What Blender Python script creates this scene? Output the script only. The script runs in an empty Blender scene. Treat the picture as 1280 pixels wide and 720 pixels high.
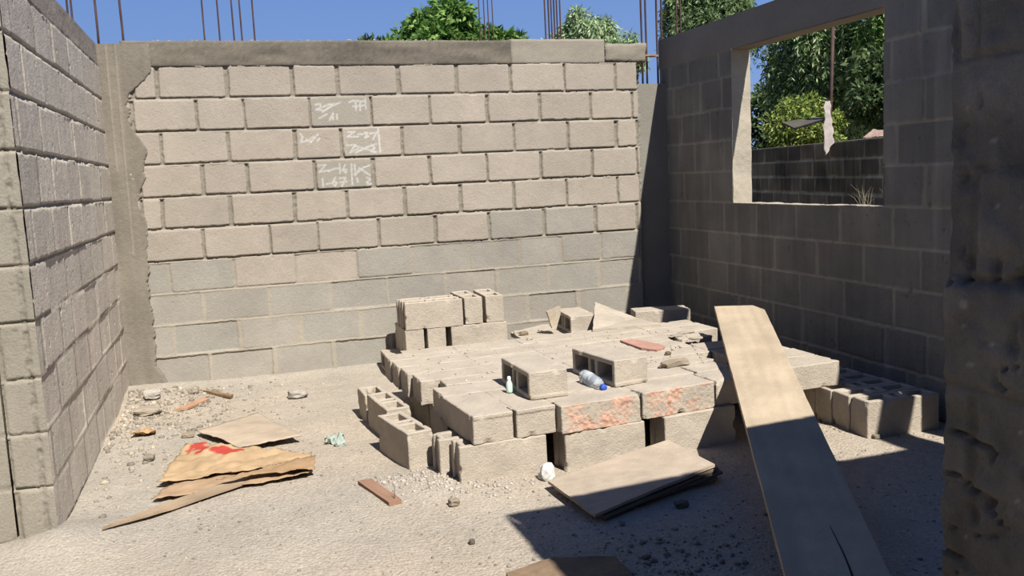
import bpy, bmesh, math, random
import numpy as np
from mathutils import Vector, Matrix, noise as mnoise, Euler

random.seed(7); RS = np.random.RandomState(11)
SC = bpy.context.scene
COL = SC.collection

# ------------------------------------------------------------------ camera geometry (metres)
F = 1120.0; CH = 1.45
def _n(v): return v/np.linalg.norm(v)
_Y = _n(np.array([287-640, 236-360, F])); _X = np.array([4275-640, 50-360, F]); _X = _n(_X-_X.dot(_Y)*_Y)
RM = np.array([_X, _Y, np.cross(_X, _Y)]); CP = np.array([0, 0, CH])
def ray(u, v): return RM@np.array([u-640., v-360., F])
def at_z(u, v, z=0.): d = ray(u, v); return CP+d*(z-CH)/d[2]
def at_y(u, v, y): d = ray(u, v); return CP+d*y/d[1]
def at_x(u, v, x): d = ray(u, v); return CP+d*x/d[0]

# ------------------------------------------------------------------ noise
class VN:
    def __init__(s, seed): s.t = np.random.RandomState(seed).rand(256, 256)
    def n(s, x, y):
        xi = np.floor(x).astype(int); yi = np.floor(y).astype(int); fx = x-xi; fy = y-yi
        fx = fx*fx*(3-2*fx); fy = fy*fy*(3-2*fy); t = s.t
        a = t[xi & 255, yi & 255]; b = t[(xi+1) & 255, yi & 255]; c = t[xi & 255, (yi+1) & 255]; d = t[(xi+1) & 255, (yi+1) & 255]
        return (a*(1-fx)+b*fx)*(1-fy)+(c*(1-fx)+d*fx)*fy
    def fbm(s, x, y, o=3, g=.5):
        r = 0; a = 1; w = 0
        for i in range(o):
            r = r+a*s.n(x*2**i+17.3*i, y*2**i+5.1*i); w += a; a *= g
        return r/w-.5          # about -.5..+.5
def sstep(a, b, x):
    t = np.clip((x-a)/(b-a), 0, 1); return t*t*(3-2*t)
def lin(r, g, b):
    f = lambda c: (c/255/12.92 if c/255 <= .04045 else ((c/255+.055)/1.055)**2.4)
    return np.array([f(r), f(g), f(b)])

# ------------------------------------------------------------------ materials
ALB = .63
def mat(name, color=(.4, .36, .3), rough=.95, attr=False, nscale=8., namp=.18, bump=.3, bscale=60., fine=.12, fscale=220., spec=.2, bdist=.01, streak=None):
    m = bpy.data.materials.new(name); m.use_nodes = True; nt = m.node_tree; N = nt.nodes; L = nt.links
    b = N['Principled BSDF']; b.inputs['Roughness'].default_value = rough; b.inputs['Specular IOR Level'].default_value = spec
    geo = N.new('ShaderNodeNewGeometry')
    if attr:
        a = N.new('ShaderNodeAttribute'); a.attribute_name = 'Col'; base = a.outputs['Color']
    else:
        a = N.new('ShaderNodeRGB'); a.outputs[0].default_value = (*color, 1); base = a.outputs[0]
    def noise(scale, det=4):
        t = N.new('ShaderNodeTexNoise'); t.inputs['Scale'].default_value = scale; t.inputs['Detail'].default_value = det
        if streak:
            mp = N.new('ShaderNodeMapping'); mp.inputs['Scale'].default_value = streak
            L.new(geo.outputs['Position'], mp.inputs['Vector']); L.new(mp.outputs[0], t.inputs['Vector'])
        else: L.new(geo.outputs['Position'], t.inputs['Vector'])
        return t
    cur = base
    for sc, am in ((nscale, namp), (fscale, fine)):
        t = noise(sc); r = N.new('ShaderNodeMapRange'); r.inputs['From Min'].default_value = .3; r.inputs['From Max'].default_value = .7
        k_ = ALB if (attr and sc == nscale) else 1.; r.inputs['To Min'].default_value = (1-am)*k_; r.inputs['To Max'].default_value = (1+am)*k_; L.new(t.outputs['Fac'], r.inputs['Value'])
        mx = N.new('ShaderNodeVectorMath'); mx.operation = 'SCALE'; L.new(cur, mx.inputs[0]); L.new(r.outputs[0], mx.inputs['Scale']); cur = mx.outputs[0]
    L.new(cur, b.inputs['Base Color'])
    if bump:
        t = noise(bscale, 6); bp = N.new('ShaderNodeBump'); bp.inputs['Strength'].default_value = bump; bp.inputs['Distance'].default_value = bdist
        L.new(t.outputs['Fac'], bp.inputs['Height']); L.new(bp.outputs[0], b.inputs['Normal'])
    return m
M = {}
M['wall'] = mat('block wall cement', attr=True, nscale=3.5, namp=.07, bump=.32, bscale=90, fine=.1, fscale=170)
M['block'] = mat('cement block', attr=True, nscale=6, namp=.08, bump=.45, bscale=110, fine=.09, fscale=200)
M['dirt'] = mat('dusty ground', attr=True, nscale=2.2, namp=.08, bump=.8, bscale=60, fine=.2, fscale=95, bdist=.015)
M['plank'] = mat('dusty wood', attr=True, nscale=5, namp=.10, bump=.2, bscale=60, fine=.08, fscale=150)
M['gravel'] = mat('gravel', attr=True, nscale=20, namp=.2, bump=.3)
M['card'] = mat('cardboard', attr=True, nscale=9, namp=.12, bump=.2, bscale=40, fine=.06)
M['rust'] = mat('rusty steel', lin(72, 54, 50), rough=.8, nscale=6, namp=.35, bump=.2)
M['bark'] = mat('bark', lin(86, 74, 60), nscale=5, namp=.3, bump=.8, bscale=20)
M['cloth'] = mat('pale rag', attr=True, nscale=8, namp=.2, bump=.3)
M['white'] = mat('white plastic', lin(226, 226, 222), rough=.5, nscale=10, namp=.05, bump=0)
M['blue'] = mat('blue plastic', lin(52, 82, 170), rough=.5, nscale=10, namp=.05, bump=0)
M['green'] = mat('pale green plastic', lin(178, 205, 190), rough=.35, nscale=10, namp=.05, bump=0, spec=.5)
M['label'] = mat('grey label', lin(170, 176, 180), rough=.6, nscale=30, namp=.1, bump=0)
m = bpy.data.materials.new('clear bottle plastic'); m.use_nodes = True; b = m.node_tree.nodes['Principled BSDF']
b.inputs['Base Color'].default_value = (.78, .86, .92, 1); b.inputs['Roughness'].default_value = .12; b.inputs['Transmission Weight'].default_value = .75; b.inputs['IOR'].default_value = 1.2
M['clear'] = m
def leafmat(name):
    m = bpy.data.materials.new(name); m.use_nodes = True; nt = m.node_tree; N = nt.nodes; L = nt.links
    b = N['Principled BSDF']; b.inputs['Roughness'].default_value = .6; b.inputs['Specular IOR Level'].default_value = .2
    a = N.new('ShaderNodeAttribute'); a.attribute_name = 'Col'; L.new(a.outputs['Color'], b.inputs['Base Color'])
    t = N.new('ShaderNodeBsdfTranslucent'); L.new(a.outputs['Color'], t.inputs['Color'])
    mx = N.new('ShaderNodeMixShader'); mx.inputs[0].default_value = .3; L.new(b.outputs[0], mx.inputs[1]); L.new(t.outputs[0], mx.inputs[2])
    L.new(mx.outputs[0], N['Material Output'].inputs['Surface']); return m
M['leaf'] = leafmat('leaves')

# ------------------------------------------------------------------ mesh assembly
class MB:
    def __init__(s): s.v = []; s.f = []; s.c = []; s.k = 0
    def add(s, v, f, c):
        v = np.asarray(v, float).reshape(-1, 3); f = np.asarray(f, int); c = np.asarray(c, float)
        if c.ndim == 1: c = np.tile(c, (len(v), 1))
        s.v.append(v); s.c.append(c)
        if f.ndim == 2: s.f.append(f+s.k)
        else:
            raise ValueError
        s.k += len(v)
    def quadbox(s, p0, p1, c):
        x0, y0, z0 = p0; x1, y1, z1 = p1
        v = [(x0, y0, z0), (x1, y0, z0), (x1, y1, z0), (x0, y1, z0), (x0, y0, z1), (x1, y0, z1), (x1, y1, z1), (x0, y1, z1)]
        s.add(v, [(0, 3, 2, 1), (4, 5, 6, 7), (0, 1, 5, 4), (1, 2, 6, 5), (2, 3, 7, 6), (3, 0, 4, 7)], c)
    def build(s, name, m, parent=None, smooth=False):
        me = bpy.data.meshes.new(name); v = np.concatenate(s.v); c = np.concatenate(s.c)
        me.vertices.add(len(v)); me.vertices.foreach_set('co', v.ravel().astype(np.float32))
        loops = np.concatenate([f.ravel() for f in s.f]); tot = np.concatenate([np.full(len(f), f.shape[1]) for f in s.f])
        me.loops.add(len(loops)); me.loops.foreach_set('vertex_index', loops.astype(np.int32))
        me.polygons.add(len(tot)); me.polygons.foreach_set('loop_start', np.concatenate([[0], np.cumsum(tot)[:-1]]).astype(np.int32)); me.polygons.foreach_set('loop_total', tot.astype(np.int32))
        me.update(calc_edges=True); me.validate()
        a = me.color_attributes.new('Col', 'FLOAT_COLOR', 'POINT'); a.data.foreach_set('color', np.c_[c, np.ones(len(c))].ravel().astype(np.float32))
        if smooth: me.polygons.foreach_set('use_smooth', np.ones(len(tot), bool))
        me.materials.append(m); o = bpy.data.objects.new(name, me); COL.objects.link(o)
        if parent: o.parent = parent
        return o
def grid_faces(nu, nv, keep=None):
    i = np.arange(nu*nv).reshape(nu, nv); f = np.stack([i[:-1, :-1], i[1:, :-1], i[1:, 1:], i[:-1, 1:]], -1).reshape(-1, 4)
    if keep is not None: f = f[keep[:-1, :-1].ravel()]
    return f
def tag(o, label=None, cat=None, group=None, kind=None):
    if label: o['label'] = label
    if cat: o['category'] = cat
    if group: o['group'] = group
    if kind: o['kind'] = kind
    return o
def struct(o): o['kind'] = 'structure'; return o
def hf(mb, org, ud, vd, nd, W, Hh, fn, res, keepfn=None):
    """height field over a W x Hh rectangle; fn(u,v)->(height,color)"""
    nu = max(2, int(round(W/res))+1); nv = max(2, int(round(Hh/res))+1)
    u, v = np.meshgrid(np.linspace(0, W, nu), np.linspace(0, Hh, nv), indexing='ij')
    h, c = fn(u, v); org, ud, vd, nd = map(np.array, (org, ud, vd, nd))
    P = org+u[..., None]*ud+v[..., None]*vd+h[..., None]*nd
    f = grid_faces(nu, nv, keepfn(u, v) if keepfn else None)
    if np.dot(np.cross(ud, vd), nd) < 0: f = f[:, ::-1]
    mb.add(P.reshape(-1, 3), f, c.reshape(-1, 3))

# ------------------------------------------------------------------ colours of the cement
BEIGE = lin(177, 166, 152); GREYB = lin(163, 159, 149); MORT = lin(150, 142, 128); PLAST = lin(138, 130, 117); SMOOTH = lin(148, 141, 129); PINKG = lin(226, 213, 198)
DUST = lin(194, 182, 165)

CR = .2345
def course_fn(rows, blockcol, seed, relief=.011, jh=.007, flush=lambda r: 0., streak=0., mort=MORT, extra=None, stain=.0, rough=1., vfl=0., ltk=.55):
    """rows: list (z0,z1,joints) bottom to top. returns fn(u,v)"""
    A, B, C, D = VN(seed), VN(seed+1), VN(seed+2), VN(seed+3)
    def fn(u, v):
        wu = u+.010*A.fbm(u*9, v*9)+.006*B.fbm(u*30, v*30); wv = v+.008*C.fbm(u*3.5, v*3)+.006*B.fbm(u*28+9, v*28)
        h = np.zeros_like(u); c = np.zeros(u.shape+(3,)); jm = np.ones_like(u); hm = np.zeros_like(u)
        for ri, (z0, z1, xs) in enumerate(rows):
            m = (wv >= z0) & (wv < z1)
            if not m.any(): continue
            x = wu[m]; z = wv[m]; xs = np.array(xs); k = np.clip(np.searchsorted(xs, x)-1, 0, len(xs)-2)
            l = xs[k]; r = xs[k+1]; rnd = np.random.RandomState(seed*77+ri*13); off = rnd.rand(len(xs), 6)
            jr = jh*(.45+1.25*off[k, 5]+.35*D.fbm(x*5+3*k, z*14))*(1+.3*flush(ri))
            dx = np.minimum(x-l, r-x)-jr*1.25; dzb = z-z0-jh*(1.0+.5*off[k, 4]); dzt = z1-z-jh*.9
            d = np.minimum(dx, np.minimum(dzb, dzt))
            rad = .012; ax = np.clip(rad-dx, 0, None); az = np.clip(rad-np.minimum(dzb, dzt), 0, None)
            d = np.minimum(d, rad-np.hypot(ax, az))
            fl = flush(ri); rel = relief*(1-fl)
            face = sstep(-.0025, .0035, d)
            tilt = (off[k, 1]-.5)*.010*((x-l)/(r-l)-.5)+(off[k, 2]-.5)*.009
            hm_ = face*(rel+tilt)
            # mortar: pushed out lumps at the foot of the joint (on the lower block's head)
            shelf = (1-sstep(jh*.9, jh*1.5, z1-z))*np.clip(.85+1.0*D.fbm(x*16, z*3+ri), .25, 1.15)
            lump = np.clip(D.fbm(x*30, z*34)+.02, 0, 1)*.014
            close = fl+(1-fl)*np.clip(A.fbm(x*5+ri*9, z*0+3)*3.2-.55, 0, 1)*.8
            mh = np.maximum(shelf*relief*.95, lump)*(1-close)+close*relief*.55
            if vfl:
                vj = sstep(-.004, .004, np.minimum(dzb, dzt)+.002)*np.clip(vfl+.9*C.fbm(x*3+ri*5, z*5), 0, 1)
                mh = np.where(fl > .3, np.minimum(mh, rel+.0015), mh); mh = np.maximum(mh, rel*.95*vj)
            hm_ = hm_*1.0+mh*(1-face)
            h[m] = hm_; jm[m] = face
            bc = np.array([blockcol(ri, kk, off[kk]) for kk in range(len(xs)-1)])
            lt = (shelf*.30*(1-fl)+ltk*fl)[:, None]; c[m] = bc[k]*face[:, None]*(1-.0*lt)+mort*(1-face[:, None])*(1+lt)
        n1 = D.fbm(u*14, v*14, 4); n2 = B.fbm(u*60, v*60, 3)
        h += (.0009+.0012*rough)*n2+.0022*n1
        pit = sstep(.34, .38, C.fbm(u*38+3, v*33, 2))*rough; h -= pit*.006
        st = A.fbm(u*26, v*1.6+7, 3)
        h += streak*.004*st
        c = c*(1+.10*n1+.10*n2-.25*pit+streak*.35*st+stain*A.fbm(u*2.2, v*2.2, 4))[..., None]
        if extra is not None: h, c = extra(u, v, h, c)
        return h, np.clip(c, .01, .9)
    return fn
def running(W, seed, nrows, z0=0., L=.46, cr=CR, ztop=None):
    r = np.random.RandomState(seed); rows = []
    for i in range(nrows):
        x = -L*(.15+.5*(i % 2)+.2*r.rand()); xs = [x]
        while x < W+.05:
            x += L*(1 if r.rand() > .12 else .72)+.01*r.randn(); xs.append(x)
        rows.append((z0+i*cr, z0+(i+1)*cr, xs))
    return rows

# ================================================================== SETTING
XL, YB, XR, ZT = -.824, 7.024, 3.63, 2.52
ROWTOP = 2.345
# ---- back wall: measured joints, x in metres; first list is the top course
bk = [[-.60, -.435, .042, .512, .844, 1.316, 1.776, 2.226, 2.687, 3.137, 3.349],
      [-.62, -.183, .148, .624, 1.089, 1.548, 2.013, 2.467, 2.911, 3.289, 3.42],
      [-.62, -.45, .02, .493, .852, 1.31, 1.78, 2.235, 2.693, 3.132, 3.332],
      [-.62, -.184, .138, .624, 1.075, 1.525, 1.992, 2.451, 2.912, 3.316, 3.42],
      [-.62, -.48, -.007, .463, .855, 1.304, 1.759, 2.21, 2.672, 3.129, 3.34],
      [-.65, -.212, .263, .619, 1.081, 1.541, 1.987, 2.456, 2.921, 3.30, 3.42],
      [-.63, -.471, -.016, .44, .902, 1.338, 1.805, 2.234, 2.60, 2.962, 3.33],
      [-.63, -.261, .228, .684, 1.127, 1.594, 2.031, 2.478, 2.934, 3.33, 3.42],
      [-.65, -.487, -.011, .437, .903, 1.363, 1.82, 2.28, 2.74, 3.2, 3.36],
      [-.65, -.24, .22, .68, 1.14, 1.6, 2.06, 2.52, 2.98, 3.34, 3.42]]
XB0 = -.97
rows = [(ROWTOP-CR*(i+1), ROWTOP-CR*i, [-1.2-XB0]+[x-XB0 for x in bk[i]]+[3.9-XB0]) for i in range(10)][::-1]
def bcol(ri, k, o):
    i = 9-ri                          # 0 = top course
    xm = bk[i][min(k, len(bk[i])-1)]
    g = 0.
    if i == 5 and 2.4 < xm < 2.95 and k-1 >= 0: g = .8
    if i == 6: g = .85 if (xm < .2 or xm > 1.0) else .0
    if i >= 7: g = .55+.35*o[3]
    if i < 6 and g == 0: g = .12*o[3]
    base = BEIGE*(1-g)+GREYB*g
    return base*(.94+.12*o[0])
CHALK = []          # strokes as pixel polylines turned into wall coordinates
def chalk(*pts): CHALK.append([at_y(u, v, YB)[[0, 2]] for u, v in pts])
# upper block
chalk((394, 131), (400, 130), (401, 135), (395, 137), (404, 138)); chalk((403, 134), (410, 131), (418, 130)); chalk((403, 140), (412, 134), (425, 128))
chalk((436, 128), (441, 126), (455, 127)); chalk((444, 127), (445, 138)); chalk((450, 127), (450, 138)); chalk((441, 133), (455, 132)); chalk((456, 124), (457, 136))
chalk((412, 150), (416, 142), (416, 149)); chalk((421, 143), (421, 149)); chalk((399, 148), (408, 143))
# course below
chalk((375, 167), (378, 171), (376, 178), (384, 176), (392, 171)); chalk((383, 174), (388, 178), (397, 168)); chalk((395, 174), (397, 176), (399, 173))
chalk((434, 165), (443, 165), (434, 171), (447, 171)); chalk((447, 168), (453, 168)); chalk((455, 166), (459, 166), (456, 172), (460, 171), (457, 167)); chalk((462, 167), (470, 166), (466, 174)); chalk((472, 161), (475, 190))
chalk((433, 182), (444, 181), (437, 191), (447, 186)); chalk((441, 181), (455, 186), (470, 190)); chalk((444, 191), (458, 184), (470, 180)); chalk((464, 181), (468, 185), (463, 189), (468, 191))
# lower block
chalk((398, 207), (407, 206), (399, 215), (410, 213)); chalk((410, 214), (418, 211), (425, 210)); chalk((424, 205), (425, 216)); chalk((431, 206), (428, 213), (432, 216), (433, 212), (428, 212))
chalk((403, 223), (404, 234)); chalk((408, 230), (412, 229)); chalk((419, 222), (415, 229), (419, 232), (421, 228), (416, 227)); chalk((424, 223), (432, 222), (427, 233)); chalk((425, 228), (433, 227)); chalk((439, 205), (440, 230))
chalk((443, 206), (444, 219), (449, 210), (462, 219)); chalk((443, 218), (455, 209), (464, 206)); chalk((458, 222), (463, 224), (458, 228), (464, 230), (459, 231)); chalk((446, 223), (447, 228))
cv = VN(70)
def back_extra(u, v, h, c):
    X = u+XB0; Z = v
    # greyer slate where chalk was rubbed on three blocks
    for (u0, v0, u1, v1) in ((388, 121, 460, 156), (431, 161, 474, 193), (395, 202, 465, 236)):
        a = at_y(u0, v0, YB); b_ = at_y(u1, v1, YB)
        w = sstep(0, .03, np.minimum(np.minimum(X-a[0], b_[0]-X), np.minimum(a[2]-Z, Z-b_[2]))+.01)*.55
        c = c*(1-w[..., None])+lin(160, 158, 146)*w[..., None]
    mk = np.zeros_like(u)
    for s in CHALK:
        for a, b_ in zip(s[:-1], s[1:]):
            d = b_-a; L2 = max(1e-9, d.dot(d)); reg = (X > min(a[0], b_[0])-.02) & (X < max(a[0], b_[0])+.02) & (Z > min(a[1], b_[1])-.02) & (Z < max(a[1], b_[1])+.02)
            x = X[reg]; z = Z[reg]; t = np.clip(((x-a[0])*d[0]+(z-a[1])*d[1])/L2, 0, 1)
            dist = np.hypot(x-a[0]-t*d[0], z-a[1]-t*d[1]); mk[reg] = np.maximum(mk[reg], 1-sstep(.004, .010, dist))
    mk *= np.clip(.75+.8*cv.fbm(X*80, Z*80), 0, 1)
    c = c*(1-.62*mk[..., None])+lin(232, 230, 224)*.62*mk[..., None]
    # cement droppings below the ring beam
    return h, c
mb = MB()
fl_b = lambda ri: {0: .85, 1: .75, 2: .7, 3: .5}.get(ri, 0.)
hf(mb, (XB0, YB+.004, 0), (1, 0, 0), (0, 0, 1), (0, -1, 0), 3.34-XB0, ROWTOP, course_fn(rows, bcol, 3, relief=.019, jh=.0085, flush=fl_b, extra=back_extra, stain=.10, rough=.25), .0062)
mb.quadbox((XB0, YB+.018, -.05), (3.33, YB+.15, ROWTOP), MORT)
wall_back = struct(mb.build('wall_back', M['wall']))

def rough_slab(name, x0, y0, z0, x1, y1, z1, col, seed, amp=.006, res=.03, m=None, colvar=.2, fine=.5, top=.5):
    """box with worn, uneven faces"""
    A = VN(seed); B = VN(seed+1); dims = np.array([x1-x0, y1-y0, z1-z0]); n = [max(1, int(math.ceil(d/res))) for d in dims]
    mbx = MB()
    bm = bmesh.new(); idx = {}
    def vert(i, j, k):
        if (i, j, k) not in idx: idx[(i, j, k)] = len(pts); pts.append((i, j, k))
        return idx[(i, j, k)]
    pts = []; fs = []
    nx, ny, nz = n
    for i in range(nx):
        for j in range(ny):
            fs.append((vert(i, j, 0), vert(i, j+1, 0), vert(i+1, j+1, 0), vert(i+1, j, 0))); fs.append((vert(i, j, nz), vert(i+1, j, nz), vert(i+1, j+1, nz), vert(i, j+1, nz)))
    for i in range(nx):
        for k in range(nz):
            fs.append((vert(i, 0, k), vert(i+1, 0, k), vert(i+1, 0, k+1), vert(i, 0, k+1))); fs.append((vert(i, ny, k), vert(i, ny, k+1), vert(i+1, ny, k+1), vert(i+1, ny, k)))
    for j in range(ny):
        for k in range(nz):
            fs.append((vert(0, j, k), vert(0, j, k+1), vert(0, j+1, k+1), vert(0, j+1, k))); fs.append((vert(nx, j, k), vert(nx, j+1, k), vert(nx, j+1, k+1), vert(nx, j, k+1)))
    bm.free()
    ijk = np.array(pts, float); g = ijk/np.array(n); P = np.array([x0, y0, z0])+g*dims
    s = P[:, 0]*1.3+P[:, 1]*.9; t = P[:, 2]*1.1+P[:, 1]*.5
    d = np.stack([A.fbm(s*8, t*8), A.fbm(s*8+40, t*8), A.fbm(s*8, t*8+40)], -1)+fine*np.stack([B.fbm(s*40, t*40), B.fbm(s*40+40, t*40), B.fbm(s*40, t*40+40)], -1)
    edge = ((g <= 0) | (g >= 1)).sum(1)
    P = P+d*amp*2
    # wear edges and corners inward
    cen = np.array([x0, y0, z0])+dims/2; sg = np.where(g <= 0, 1., np.where(g >= 1, -1., 0.))
    wear = (edge >= 2)*(.25+1.2*np.abs(B.fbm(s*14, t*14)))
    P = P+sg*wear[:, None]*amp
    c = col*(1+colvar*(A.fbm(s*2.5, t*16, 4))+colvar*.5*B.fbm(s*50, t*50))[:, None]
    mbx.add(P, fs, c)
    return mbx.build(name, m or M['wall'])

# ring beam over the back wall, in two casts, with a broken lump at its right end
o = rough_slab('trim_1', -.66, YB-.014, ROWTOP-.009, 2.235, YB+.15, ZT+.004, lin(120, 113, 101), 21, .0025, .02, colvar=.95); struct(o)
o = rough_slab('trim_2', 2.236, YB-.014, ROWTOP-.009, 3.05, YB+.15, ZT+.014, lin(158, 150, 136), 25, .0025, .02, colvar=.35); struct(o)
o = rough_slab('trim_3', 3.062, YB+.0, ROWTOP+.0, 3.44, YB+.15, ZT-.02, lin(150, 142, 128), 27, .016, .03, colvar=.3); struct(o)
# rough cement squeezed out under the beam near the joint of the two casts
# left corner: rendered concrete post with a ragged right edge
A_, B_ = VN(31), VN(32)
def post(u, v):
    X = u+XL; edge = -.585+.055*A_.fbm(v*3, v*0+2, 2)*2+.05*B_.fbm(v*9, v*0+5, 2)+.03*B_.fbm(v*40, u*5, 2)
    edge = edge+np.where(v > 2.15, (v-2.15)*.7, 0)
    m = sstep(-.002, .008, edge-X)
    h = -.020+m*.038+.006*A_.fbm(u*12, v*5, 4)+.003*B_.fbm(u*60, v*60)
    st = A_.fbm(u*30, v*1.5, 3)
    c = PLAST*(1+.35*A_.fbm(u*9, v*3.5, 4)+.2*st+.15*B_.fbm(u*50, v*40))[..., None]
    for xl in (.055, .115):      # formwork seams
        k = np.exp(-((u-xl-.02*v/2.5-.004*B_.fbm(v*20, v*0))/.005)**2)*(v > (1.0 if xl > .1 else 1.6))
        h = h+.006*k; c = c*(1+.35*k[..., None])
    return h, c
mb = MB(); hf(mb, (XL, YB-.004, 0), (1, 0, 0), (0, 0, 1), (0, -1, 0), .36, 2.50, post, .008); mb.quadbox((XL-.14, YB+.013, -.03), (XL+.19, YB+.16, 2.495), PLAST)
struct(mb.build('trim_4', M['wall']))
# right corner: cast concrete post, lower than the wall, gravelly where it meets the blocks
def post2(u, v):
    g = 1-sstep(.045, .09, u+.02*A_.fbm(v*20, v*0)+.012*B_.fbm(u*50, v*60)); peb = B_.fbm(u*75+4, v*75, 2)
    h = -.02+.045*g*np.clip(peb+.15, 0, 1)+.002*A_.fbm(u*20, v*20)
    c = lin(146, 141, 131)*(1+.15*A_.fbm(u*4, v*2, 4)+g*.5*peb)[..., None]
    return h, c
mb = MB(); hf(mb, (3.29, YB+.004, 0), (1, 0, 0), (0, 0, 1), (0, -1, 0), .34, 2.17, post2, .009); mb.quadbox((3.335, YB+.04, -.03), (3.70, YB+.17, 2.165), lin(146, 141, 131))
struct(mb.build('trim_5', M['wall']))

# ---- left wall (plane x = XL, from Y 4.10 to the corner) with its end face
Y0L = 4.10
def lcol(ri, k, o): 
    g = o[3]; return (PINKG*(1-g)+lin(222, 213, 196)*g)*(.93+.14*o[0])
def left_extra(u, v, h, c):
    band = sstep(-.012, .012, v-ROWTOP-.012*A_.fbm(u*6, v*0+1)); hb = .012+.006*A_.fbm(u*5+3, v*10)+.003*B_.fbm(u*40, v*40)
    cb = lin(176, 164, 150)*(1+.25*A_.fbm(u*6, v*8, 4))[..., None]
    h = h*(1-band)+hb*band; c = c*(1-band[..., None])+cb*band[..., None]; return h, c
rowsL = running(2.95, 5, 11)
mb = MB(); fl_l = lambda ri: {0: .8, 1: .8, 2: .7, 3: .6, 4: .45}.get(ri, .1)
hf(mb, (XL, Y0L, 0), (0, 1, 0), (0, 0, 1), (1, 0, 0), YB-Y0L, ZT-.02, course_fn(rowsL, lcol, 41, relief=.018, jh=.010, flush=fl_l, streak=.5, extra=left_extra, mort=lin(186, 176, 160), rough=.7, vfl=.85, ltk=.05), .008)
def end_extra(u, v, h, c):
    # lumpy mortar plug between block head and the wall's corner
    k = sstep(.0, .008, u-.098-.01*A_.fbm(v*20, v*0))*(1-sstep(.118, .126, u+.01*B_.fbm(v*30, v*0)))
    h = h-k*.010+k*.014*np.clip(B_.fbm(u*60, v*34)+.1, 0, 1)*2; c = c*(1-.12*k[..., None]); return h, c
rowsE = [(i*CR, (i+1)*CR, [-.3, .002, .5]) for i in range(11)]
def ecol(ri, k, o): return lin(160, 153, 139)*(.95+.1*o[0])
hf(mb, (XL-.14, Y0L, 0), (1, 0, 0), (0, 0, 1), (0, -1, 0), .14+.012, ZT-.02, course_fn(rowsE, ecol, 47, relief=.012, jh=.008, extra=end_extra, mort=lin(152, 144, 129), rough=.5), .006)
mb.quadbox((XL-.14, Y0L+.004, -.05), (XL-.004, YB+.0, ZT-.025), lin(140, 134, 124))
struct(mb.build('wall_left', M['wall']))
# the cross wall going off to the left behind a narrow open joint
rowsX = running(2.2, 15, 11)
mb = MB(); hf(mb, (-3.2, Y0L+.03, 0), (1, 0, 0), (0, 0, 1), (0, -1, 0), 2.222, ZT-.02, course_fn(rowsX, ecol, 49), .012); mb.quadbox((-3.2, Y0L+.045, -.05), (-.985, Y0L+.24, ZT-.02), MORT)
struct(mb.build('wall_cross', M['wall']))

# ---- right wall with its window opening (plane x = XR)
WY0, WY1, WZ0, WZ1 = 4.35, 5.99, 1.165, 2.30
YR0 = 1.60; RT = 2.545
rowsR = running(YB-YR0, 9, 11)
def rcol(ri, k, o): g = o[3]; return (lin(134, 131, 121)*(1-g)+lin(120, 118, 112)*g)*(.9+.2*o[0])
def right_extra(u, v, h, c):
    Yc = u+YR0
    band = sstep(-.01, .01, v-WZ1-.01*A_.fbm(u*5, v*0+1)); hb = .010+.004*A_.fbm(u*4, v*8)
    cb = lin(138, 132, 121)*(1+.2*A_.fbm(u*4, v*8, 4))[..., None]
    h = h*(1-band)+hb*band; c = c*(1-band[..., None])+cb*band[..., None]
    # mortar runs over the blocks
    run = sstep(.08, .3, A_.fbm(u*9, v*1.2+30, 3))*(1-band); h = h+run*.006
    nearwin = np.exp(-((Yc-4.27)/.08)**2)*(v > WZ0); h = h*(1-.5*nearwin)+.006*nearwin
    return h, c*(1+.22*run[..., None])
DY0, DY1 = 1.9, 2.92
def rkeep(u, v):
    Yc = u+YR0+.004; return ~((Yc > DY0) & (Yc < DY1) & (v < WZ1)) & ~((Yc > WY0) & (Yc < WY1) & (v+.004 > WZ0) & (v+.004 < WZ1))
mb = MB(); fl_r = lambda ri: .35
hf(mb, (XR, YR0, 0), (0, 1, 0), (0, 0, 1), (-1, 0, 0), YB+.14-YR0, RT, course_fn(rowsR, rcol, 51, relief=.013, jh=.008, flush=fl_r, streak=.6, extra=right_extra, mort=lin(140, 135, 123), stain=.8, vfl=.55), .009, rkeep)
cj = lin(186, 176, 158)
for a, b_ in (((XR+.004, YR0, -.05), (XR+.15, DY0, RT-.01)), ((XR+.004, DY1, -.05), (XR+.15, WY0-.005, RT-.01)), ((XR+.004, DY0, WZ1+.006), (XR+.15, DY1, RT-.01)), ((XR+.004, WY1+.006, -.05), (XR+.15, YB+.13, RT-.01)), ((XR+.004, WY0-.005, -.05), (XR+.15, WY1+.006, WZ0-.006)), ((XR+.004, WY0-.005, WZ1+.006), (XR+.15, WY1+.006, RT-.01))):
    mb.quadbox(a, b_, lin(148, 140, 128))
def jamb(u, v):
    h = .012*A_.fbm(u*7+2, v*7, 3)+.006*B_.fbm(u*40, v*40)+.010*np.clip(.3-np.abs(np.mod(v, CR)/CR-.5)*.8, 0, 1)
    return h, cj*(1+.15*A_.fbm(u*10, v*6, 3)+.15*B_.fbm(u*60, v*60))[..., None]
hf(mb, (XR-.010, WY1, WZ0), (1, 0, 0), (0, 0, 1), (0, -1, 0), .16, WZ1-WZ0, jamb, .012)
hf(mb, (XR-.010, WY0, WZ0), (1, 0, 0), (0, 0, 1), (0, 1, 0), .16, WZ1-WZ0, jamb, .012)
hf(mb, (XR-.012, WY0, WZ0), (1, 0, 0), (0, 1, 0), (0, 0, 1), .16, WY1-WY0, jamb, .012)
hf(mb, (XR-.010, WY0, WZ1), (1, 0, 0), (0, 1, 0), (0, 0, -1), .16, WY1-WY0, lambda u, v: (.002*A_.fbm(u*9, v*9), np.broadcast_to(lin(140, 131, 118), u.shape+(3,))), .02)
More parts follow.
